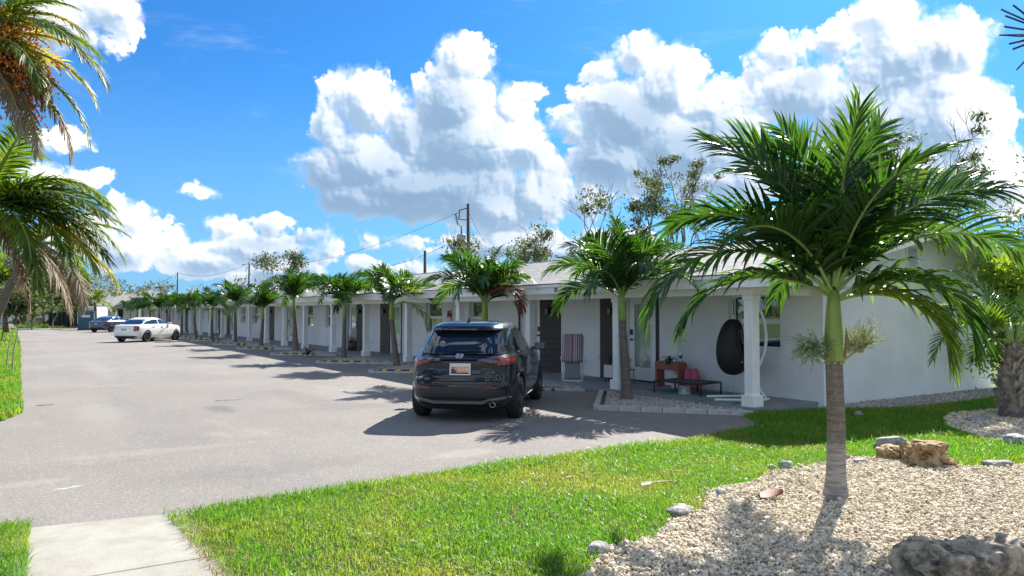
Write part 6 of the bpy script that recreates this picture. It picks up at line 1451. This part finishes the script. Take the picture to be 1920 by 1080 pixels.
tubepart("chain", [(-.09, .02, 1.92), (-.10, .02, 1.60)], .008, M_BLACK, eg)
# wicker shell: open weave of strands over an egg, mouth to the right-front
M_WICK = mat("black wicker", (0.012, 0.010, 0.010), 0.6); M_CUSH = mat("black cushion", (0.02, 0.018, 0.02), 0.9)
def eggp(u, v, k=1.0):   # u around, v 0 bottom..1 top
    ph = math.pi * v; r = math.sin(ph) ** 0.85 * (.30 + .05 * math.cos(ph)); z = .99 - .53 * math.cos(ph)
    return Vector((-.12 + k * r * math.cos(u) * 1.02, .02 + k * r * math.sin(u) * .92, z if z < 1.5 else z))
MOUTH = R(-28)
def inside_mouth(u, v):
    d = (u - MOUTH + math.pi) % (2 * math.pi) - math.pi; return abs(d) < R(58) * math.sin(math.pi * min(1, max(0, (v - .30) / .62))) ** .6 and .30 < v < .92
b = MB(); NU, NV = 40, 30
for i in range(NU):
    for j in range(NV):
        u = 2 * math.pi * i / NU; v = .03 + .94 * j / NV; u2 = u + 2 * math.pi / NU; v2 = v + .94 / NV
        if inside_mouth(u, v) or inside_mouth(u2, v2): continue
        q = 0.5 if v > .5 else 0.22
        ue = u + (u2 - u) * (1 - q); ve = v + (v2 - v) * (1 - q)
        b.quad(eggp(u, v), eggp(ue, v), eggp(ue, v2), eggp(u, v2)); b.quad(eggp(ue, v, .997), eggp(u2, v, .997), eggp(u2, ve, .997), eggp(ue, ve, .997))
o = b.build("wicker_shell", M_WICK, eg); md = o.modifiers.new("t", 'SOLIDIFY'); md.thickness = .012
rim_ = []
for k in range(40):
    a = 2 * math.pi * k / 40; v = .61 + .31 * math.sin(a); u = MOUTH + R(58) * math.cos(a); rim_.append(eggp(u, v, 1.02))
tubepart("rim_ring", rim_ + [rim_[0]], .018, M_WICK, eg)
b = MB()
for i in range(13):
    for j in range(9):
        u = 2 * math.pi * i / 12; v = .04 + .36 * j / 8; b.v.append(tuple(eggp(u, v, .90)))
for i in range(12):
    for j in range(8): k = i * 9 + j; b.f.append((k, k + 9, k + 10, k + 1)); b.m.append(0)
b.build("cushion", M_CUSH, eg, True)
b = MB()
for i in range(13):
    for j in range(11):
        u = MOUTH + R(75) + R(210) * i / 12; v = .22 + .34 * j / 10; b.v.append(tuple(eggp(u, v, .93)))
for i in range(12):
    for j in range(10): k = i * 11 + j; b.f.append((k, k + 11, k + 12, k + 1)); b.m.append(0)
b.build("back_cushion", M_CUSH, eg, True)
b = MB(); b.tube([eggp(MOUTH - R(45), .33, 1.0) + Vector((0, 0, .0)), eggp(MOUTH + R(10), .28, 1.02), eggp(MOUTH + R(50), .33, 1.0)], .013, 8); b.build("pale_piping", mat("cream piping", (0.55, 0.50, 0.38), 0.7), eg, True)
# dark thing by the front wheel of the car
sh_ = thing("door_mat", "small dark mat heaped at the slab edge beside the car", "mat", (10.05, 14.0, 0.0), R(30)); b = MB(); b.prism([(-.3, -.18), (.25, -.2), (.33, .1), (.0, .22), (-.28, .15)], 0, .05); put("mat_fabric", bevel(b.mesh("mat_fabric", M_BLACK), .02, 2), sh_)

# ================================================================== POLES AND WIRES
M_POLE = mat("weathered pole", (0.055, 0.048, 0.042), 0.9, (0.10, 0.09, 0.08), 10, 0.01, 30)
def pole(px, top, d, label, trafo=False, arm=True, lean=0.0):
    c = at_depth(px, top, d); t = thing("utility_pole", label, "pole", (c.x, c.y, 0), -YAW); h = c.z
    tubepart("shaft", [(0, 0, 0), (lean, 0, h)], [.14, .095], M_POLE, t, 12)
    if trafo:
        b = MB(); b.lathe([(0, 0), (.26, .03), (.28, .08), (.28, .95), (.24, 1.02), (0, 1.05)], 20, c=(-.42, -.05, h - 2.9)); b.build("transformer", mat("grey tank", (0.30, 0.32, 0.34), 0.5), t, True)
        tubepart("bushing", [(-.42, -.05, h - 1.85), (-.42, -.05, h - 1.35)], [.05, .03], M_POLE, t); b = MB(); b.tube([(-.2, 0, h - 2.4), (0, 0, h - 2.4)], .04, 6); b.build("hanger_bracket", M_POLE, t)
        tubepart("cutout_arm", [(0, 0, h - .25), (-.55, 0, h - .40), (-.55, 0, h - .9)], .035, M_POLE, t); tubepart("cutout_arm", [(0, 0, h - 1.0), (-.60, 0, h - .95), (-.78, 0, h - .6), (-.62, 0, h - 1.3)], .03, M_POLE, t); tubepart("jumper", [(-.55, 0, h - .5), (-.85, 0, h - .7), (-.7, 0, h - 1.2), (-.42, 0, h - 1.4)], .012, M_BLACK, t)
    elif arm:
        tubepart("cutout_arm", [(0, 0, h - .5), (-.35, 0, h - .6), (-.35, 0, h - .95)], .04, M_POLE, t)
    return Vector((c.x, c.y, h))
pA = pole(878, 382, 46, "dark utility pole with a grey transformer rising behind the roof", True)
pB = pole(466, 494, 92, "thin far utility pole left of the feathery tree", lean=.1); pC = pole(333, 511, 125, "far utility pole above the palm row at left"); pD = pole(244, 536, 150, "farthest short utility pole near the hip roofed house", arm=False)
pE = pole(797, 470, 52, "short pole with a cable behind the row palm right of centre", arm=False)
def wire(a, b_, sag, label, r=0.012, grp=None):
    pts = [a.lerp(b_, i / 24) - Vector((0, 0, sag * 4 * (i / 24) * (1 - i / 24))) for i in range(25)]; m = MB(); m.tube(pts, r, 4); o = m.build("power_line", M_BLACK); return tag(o, label, "cable", grp)
wire(pA + Vector((-.5, 0, -.5)), pB, 1.3, "long power line running left from the transformer pole"); wire(pB, pC, 1.0, "power line between the two far poles at left", .02); wire(pC, pD, 1.0, "farthest power line above the hip roofed house", .025)
wire(pA + Vector((0.1, 0, -.6)), at_depth(905, 448, 44) , 0.1, "thin guy wire slanting down right from the transformer pole", .012); wire(at_depth(835, 460, 50), at_depth(690, 505, 60), .3, "low service cable left of the short pole", .015)
wire(pC + Vector((0, 0, -2.0)), at_depth(150, 542, 140), .6, "low far cable crossing behind the bare trees", .04)

# ================================================================== FAR END
M_ROOFG = mat("far grey roof", (0.27, 0.265, 0.26), 0.9, (0.20, 0.20, 0.20), 3, 0.01, 10)
hs = thing("house", "white house with grey hip roof and porch posts beyond the parked cars", "house", (6.6, 104, 0)); W_, D_ = 13, 16
b = MB(); b.box(1.6, W_, 1.6, D_, 0, 2.45); b.build("house_wall", M_STUCCO, hs)
b = MB(); e = .5; z0, z1 = 2.55, 4.75; A_ = [(-e, -e, z0), (W_ + e, -e, z0), (W_ + e, D_ + e, z0), (-e, D_ + e, z0)]; R1, R2 = (W_ / 2, W_ / 2 - 1, z1), (W_ / 2, D_ - W_ / 2 + 1, z1)
b.v = A_ + [R1, R2]; b.f = [(0, 1, 4), (1, 2, 5, 4), (2, 3, 5), (3, 0, 4, 5), (3, 2, 1, 0)]; b.m = [0]*5; b.build("hip_roof", M_ROOFG, hs)
b = MB(); b.box(-e, W_ + e, -e, -e + .05, 2.30, 2.545); b.box(-e, -e + .05, -e + .051, D_ + e, 2.30, 2.545); b.build("fascia_board", M_TRIM, hs)
b = MB(); b.box(-.14, .14, -.14, .14, 0, 2.30); pm_ = b.mesh("porch_post", M_TRIM)
for k in range(6): put("porch_post", pm_, hs, (0, 2.6 * k, 0)); 
for k in range(1, 5): put("porch_post", pm_, hs, (2.6 * k, 0, 0))
wf = MB(); wf.box(-.03, .0, 0, 1.1, 0, 1.2); wfm = wf.mesh("window", M_TRIM); wp = MB(); wp.box(-.05, -.031, .06, 1.04, .06, 1.14); wpm = wp.mesh("pane", M_CGLS)
for k in range(5): w = put("window", wfm, hs, (1.6, 2.4 + 2.6 * k, .95)); put("pane", wpm, w)
for k in range(3): w = put("window", wfm, hs, (3.6 + 3 * k, 1.6, .95), (0, 0, R(90))); put("pane", wpm, w)
def facing(px, py, d=None, z=0):
    p = gp(px, py) if d is None else at_depth(px, py, d); return (p.x, p.y, z)
# portable toilet
M_TEAL = mat("dark blue plastic", (0.022, 0.075, 0.125), 0.5, (0.03, 0.09, 0.14), 6)
pto = thing("portable_toilet", "dark blue portable toilet with a pale sign standing at the end of the parking", "portable toilet", facing(162, 619), -YAW + R(24)); w, h = .66, 1.72
b = MB(); b.box(-w, w, -w, w, .1, h); put("cabin", bevel(b.mesh("cabin", M_TEAL), .03, 2), pto); b = MB(); b.box(-w - .05, w + .05, -w - .05, w + .05, 0, .1); b.build("skid", M_TEAL, pto)
b = MB(); b.box(-w - .04, w + .04, -w - .04, w + .04, h, h + .06); b.box(-w + .1, w - .1, -w + .1, w - .1, h + .06, h + .14); put("cabin_roof", bevel(b.mesh("cabin_roof", M_TEAL), .02, 2), pto)
b = MB(); b.box(-.42, .42, -w - .02, -w - .001, .18, h - .1); put("door", bevel(b.mesh("door", M_TEAL), .008, 1), pto); b = MB(); b.box(-.36, .36, -w - .035, -w - .021, 1.24, 1.46); b.build("sign_panel", M_WPOT, pto); b = MB(); b.box(.28, .34, -w - .05, -w - .021, .85, .93); b.build("latch", M_BLACK, pto)
b = MB(); b.box(w + .001, w + .02, -.4, .4, .3, 1.0); b.build("side_rib", M_TEAL, pto)
# small white tank/van behind toilet
vn = thing("parked_van", "white van roof showing behind the blue portable toilet", "van", facing(174, 614), -YAW + R(15)); b = MB(); b.box(-1.0, 1.0, -2.4, 2.4, .35, 2.35); put("body", bevel(b.mesh("body", M_CWHT), .22, 4), vn)
for sx in (-1, 1):
    for sy in (-1.5, 1.5): b = MB(); b.lathe([(0, -.1), (.34, -.1), (.34, .1), (0, .1)], 18, axis='y'); me = b.mesh("wheel", M_TYRE, True); me.transform(Matrix.Rotation(R(90), 4, 'Z')); put("wheel", me, vn, (sx * .93, sy, .34))
b = MB(); b.box(-.8, .8, -2.415, -2.39, 1.35, 1.95); b.build("rear_window", M_CGLS, vn)
# dumpster
dm = thing("dumpster", "long dark open dumpster beside the white container", "dumpster", facing(137, 613), -YAW); b = MB()
b.v = [(-2.2, -1, .15), (2.2, -1, .15), (2.2, 1, .15), (-2.2, 1, .15), (-2.3, -1.1, 1.75), (2.3, -1.1, 1.75), (2.3, 1.1, 1.75), (-2.3, 1.1, 1.75)]; b.f = [(0, 3, 2, 1), (0, 1, 5, 4), (1, 2, 6, 5), (2, 3, 7, 6), (3, 0, 4, 7)]; b.m = [0]*5
o = b.build("bin", mat("dark green steel", (0.012, 0.022, 0.024), 0.6), dm); md = o.modifiers.new("t", 'SOLIDIFY'); md.thickness = .05
for k in range(9): b = MB(); b.box(-2.15 + .52 * k, -2.05 + .52 * k, -1.19, -1.09, .2, 1.7); b.build("rib", MATS["dark green steel"], dm)
for s in (-1.6, 1.6): tubepart("wheel", [(s, -.9, .12), (s, .9, .12)], .12, M_RUB, dm)
# white container
ct = thing("shipping_container", "pale grey storage container with ribbed ends behind the far palms", "container", facing(108, 609.5), -YAW + R(4)); CW = 2.75; M_CONT = mat("pale container paint", (0.50, 0.50, 0.49), 0.6, (0.40, 0.40, 0.39), 2)
b = MB(); b.box(-CW, CW, 0, 2.4, .12, 2.65); b.build("container_box", M_CONT, ct)
b = MB(); b.box(-.008, .008, -.012, -.001, .15, 2.6); b.build("door_gap", M_BLACK, ct)
for k in range(22): b = MB(); b.box(-CW + .05 + .25 * k, -CW + .14 + .25 * k, -.035, -.001, .18, 2.6); b.build("rib", M_CONT, ct)
for k in (-1.6, -.5, .5, 1.6): tubepart("lock_rod", [(k, -.06, .2), (k, -.06, 2.55)], .03, M_SILVER, ct)
# white pickup
tk = thing("parked_truck", "white work truck parked behind the far palm trunks", "truck", facing(70, 609.5), -YAW + R(3)); b = MB(); b.box(-1.2, 1.1, -1, 1, .9, 1.5); b.box(-3.2, -1.25, -1, 1, .5, 2.3); b.box(1.15, 3.0, -.95, .95, .5, 1.35); put("body", bevel(b.mesh("body", M_CWHT), .08, 2), tk)
for sx in (-2.2, 2.2): b = MB(); b.lathe([(0, -.1), (.42, -.1), (.42, .1), (0, .1)], 18, axis='y', c=(sx, -.95, .42)); b.build("wheel", M_TYRE, tk, True)
b = MB(); b.box(-2.9, -1.5, -1.015, -1.0, 1.45, 2.1); b.build("side_window", M_CGLS, tk)
cz = thing("parked_car", "small white car far down the walk at the left", "car", facing(26, 605), -YAW); sm = HAT.body(zrange((.2, .95, 6), (.95, 1.41, 8)), 40).mesh("body", [M_CWHT], True); put("body", sm, cz, None, (0, 0, R(0)))
cpart(cz, HAT, "side_window", 'side', [(-1.5, 1.03, 1.06), (-1.1, 1.03, 1.28), (.1, 1.03, 1.30), (.7, 1.03, 1.06)], M_CGLS, .006, 4, -1)
for sx in (-1.36, 1.36): b = MB(); b.lathe([(0, -.1), (.33, -.1), (.33, .1), (0, .1)], 18, axis='y', c=(sx, -.84, .33)); b.build("wheel", M_TYRE, cz, True)
# far pale buildings
for (px, d, w, h, lb) in ((85, 118, 9, 4.2, "pale blue grey building behind the container and palms"), (145, 112, 7, 3.6, "beige building with a dark upper band behind the dumpster")):
    p = at_depth(px, 600, d); t = thing("far_building", lb, "building", (p.x, p.y, 0), -YAW); b = MB(); b.box(-w, w, 0, 8, 0, h); b.build("building_wall", mat("pale blue wall", (0.40, 0.46, 0.48), 0.9) if px == 85 else mat("beige wall", (0.42, 0.36, 0.28), 0.9), t)
    b = MB(); b.v = [(-w - .4, -.4, h), (w + .4, -.4, h), (w + .4, 8.4, h), (-w - .4, 8.4, h), (-w + 3, 4, h + 1.5), (w - 3, 4, h + 1.5)]; b.f = [(0, 1, 5, 4), (1, 2, 5), (2, 3, 4, 5), (3, 0, 4), (3, 2, 1, 0)]; b.m = [0]*5; b.build("building_roof", M_ROOFG, t)
    for k in range(4): b = MB(); b.box(-w + 1 + k * (2 * w / 4), -w + 2.2 + k * (2 * w / 4), -.04, -.001, 1.2, 2.4); b.build("window", M_CGLS, t)
# white rocks edging the far lawn
for k in range(9):
    p = gp(118 + k * 9, 609.6 + (k % 3) * .3); o = put("white_rock", rock_mesh("white_rock", .35, .3, .22, 60 + k, M_WPOT, .3, 2)); o.location = (p.x, p.y, 0.05); tag(o, "small white rock edging the far lawn strip before the container", "rock", "white rocks along the far lawn")
# tree line on the horizon
b = MB(); rr = random.Random(5)
for k in range(2600):
    a = rr.uniform(-1.2, 1.9); dd = rr.uniform(230, 300); hh = rr.uniform(0, 7.0) * (0.6 + 0.4 * math.sin(a * 23)); p = Vector((dd * math.sin(a), dd * math.cos(a), hh)); u = Vector((rr.uniform(-1, 1), rr.uniform(-1, 1), rr.uniform(-1, 1))).normalized() * 2.2; w = u.cross(Vector((rr.uniform(-1, 1), rr.uniform(-1, 1), rr.uniform(-1, 1)))).normalized() * 1.8
    b.quad(p - u, p + w, p + u, p - w)
tag(b.build("distant_treeline", M_TREEL), kind='stuff')
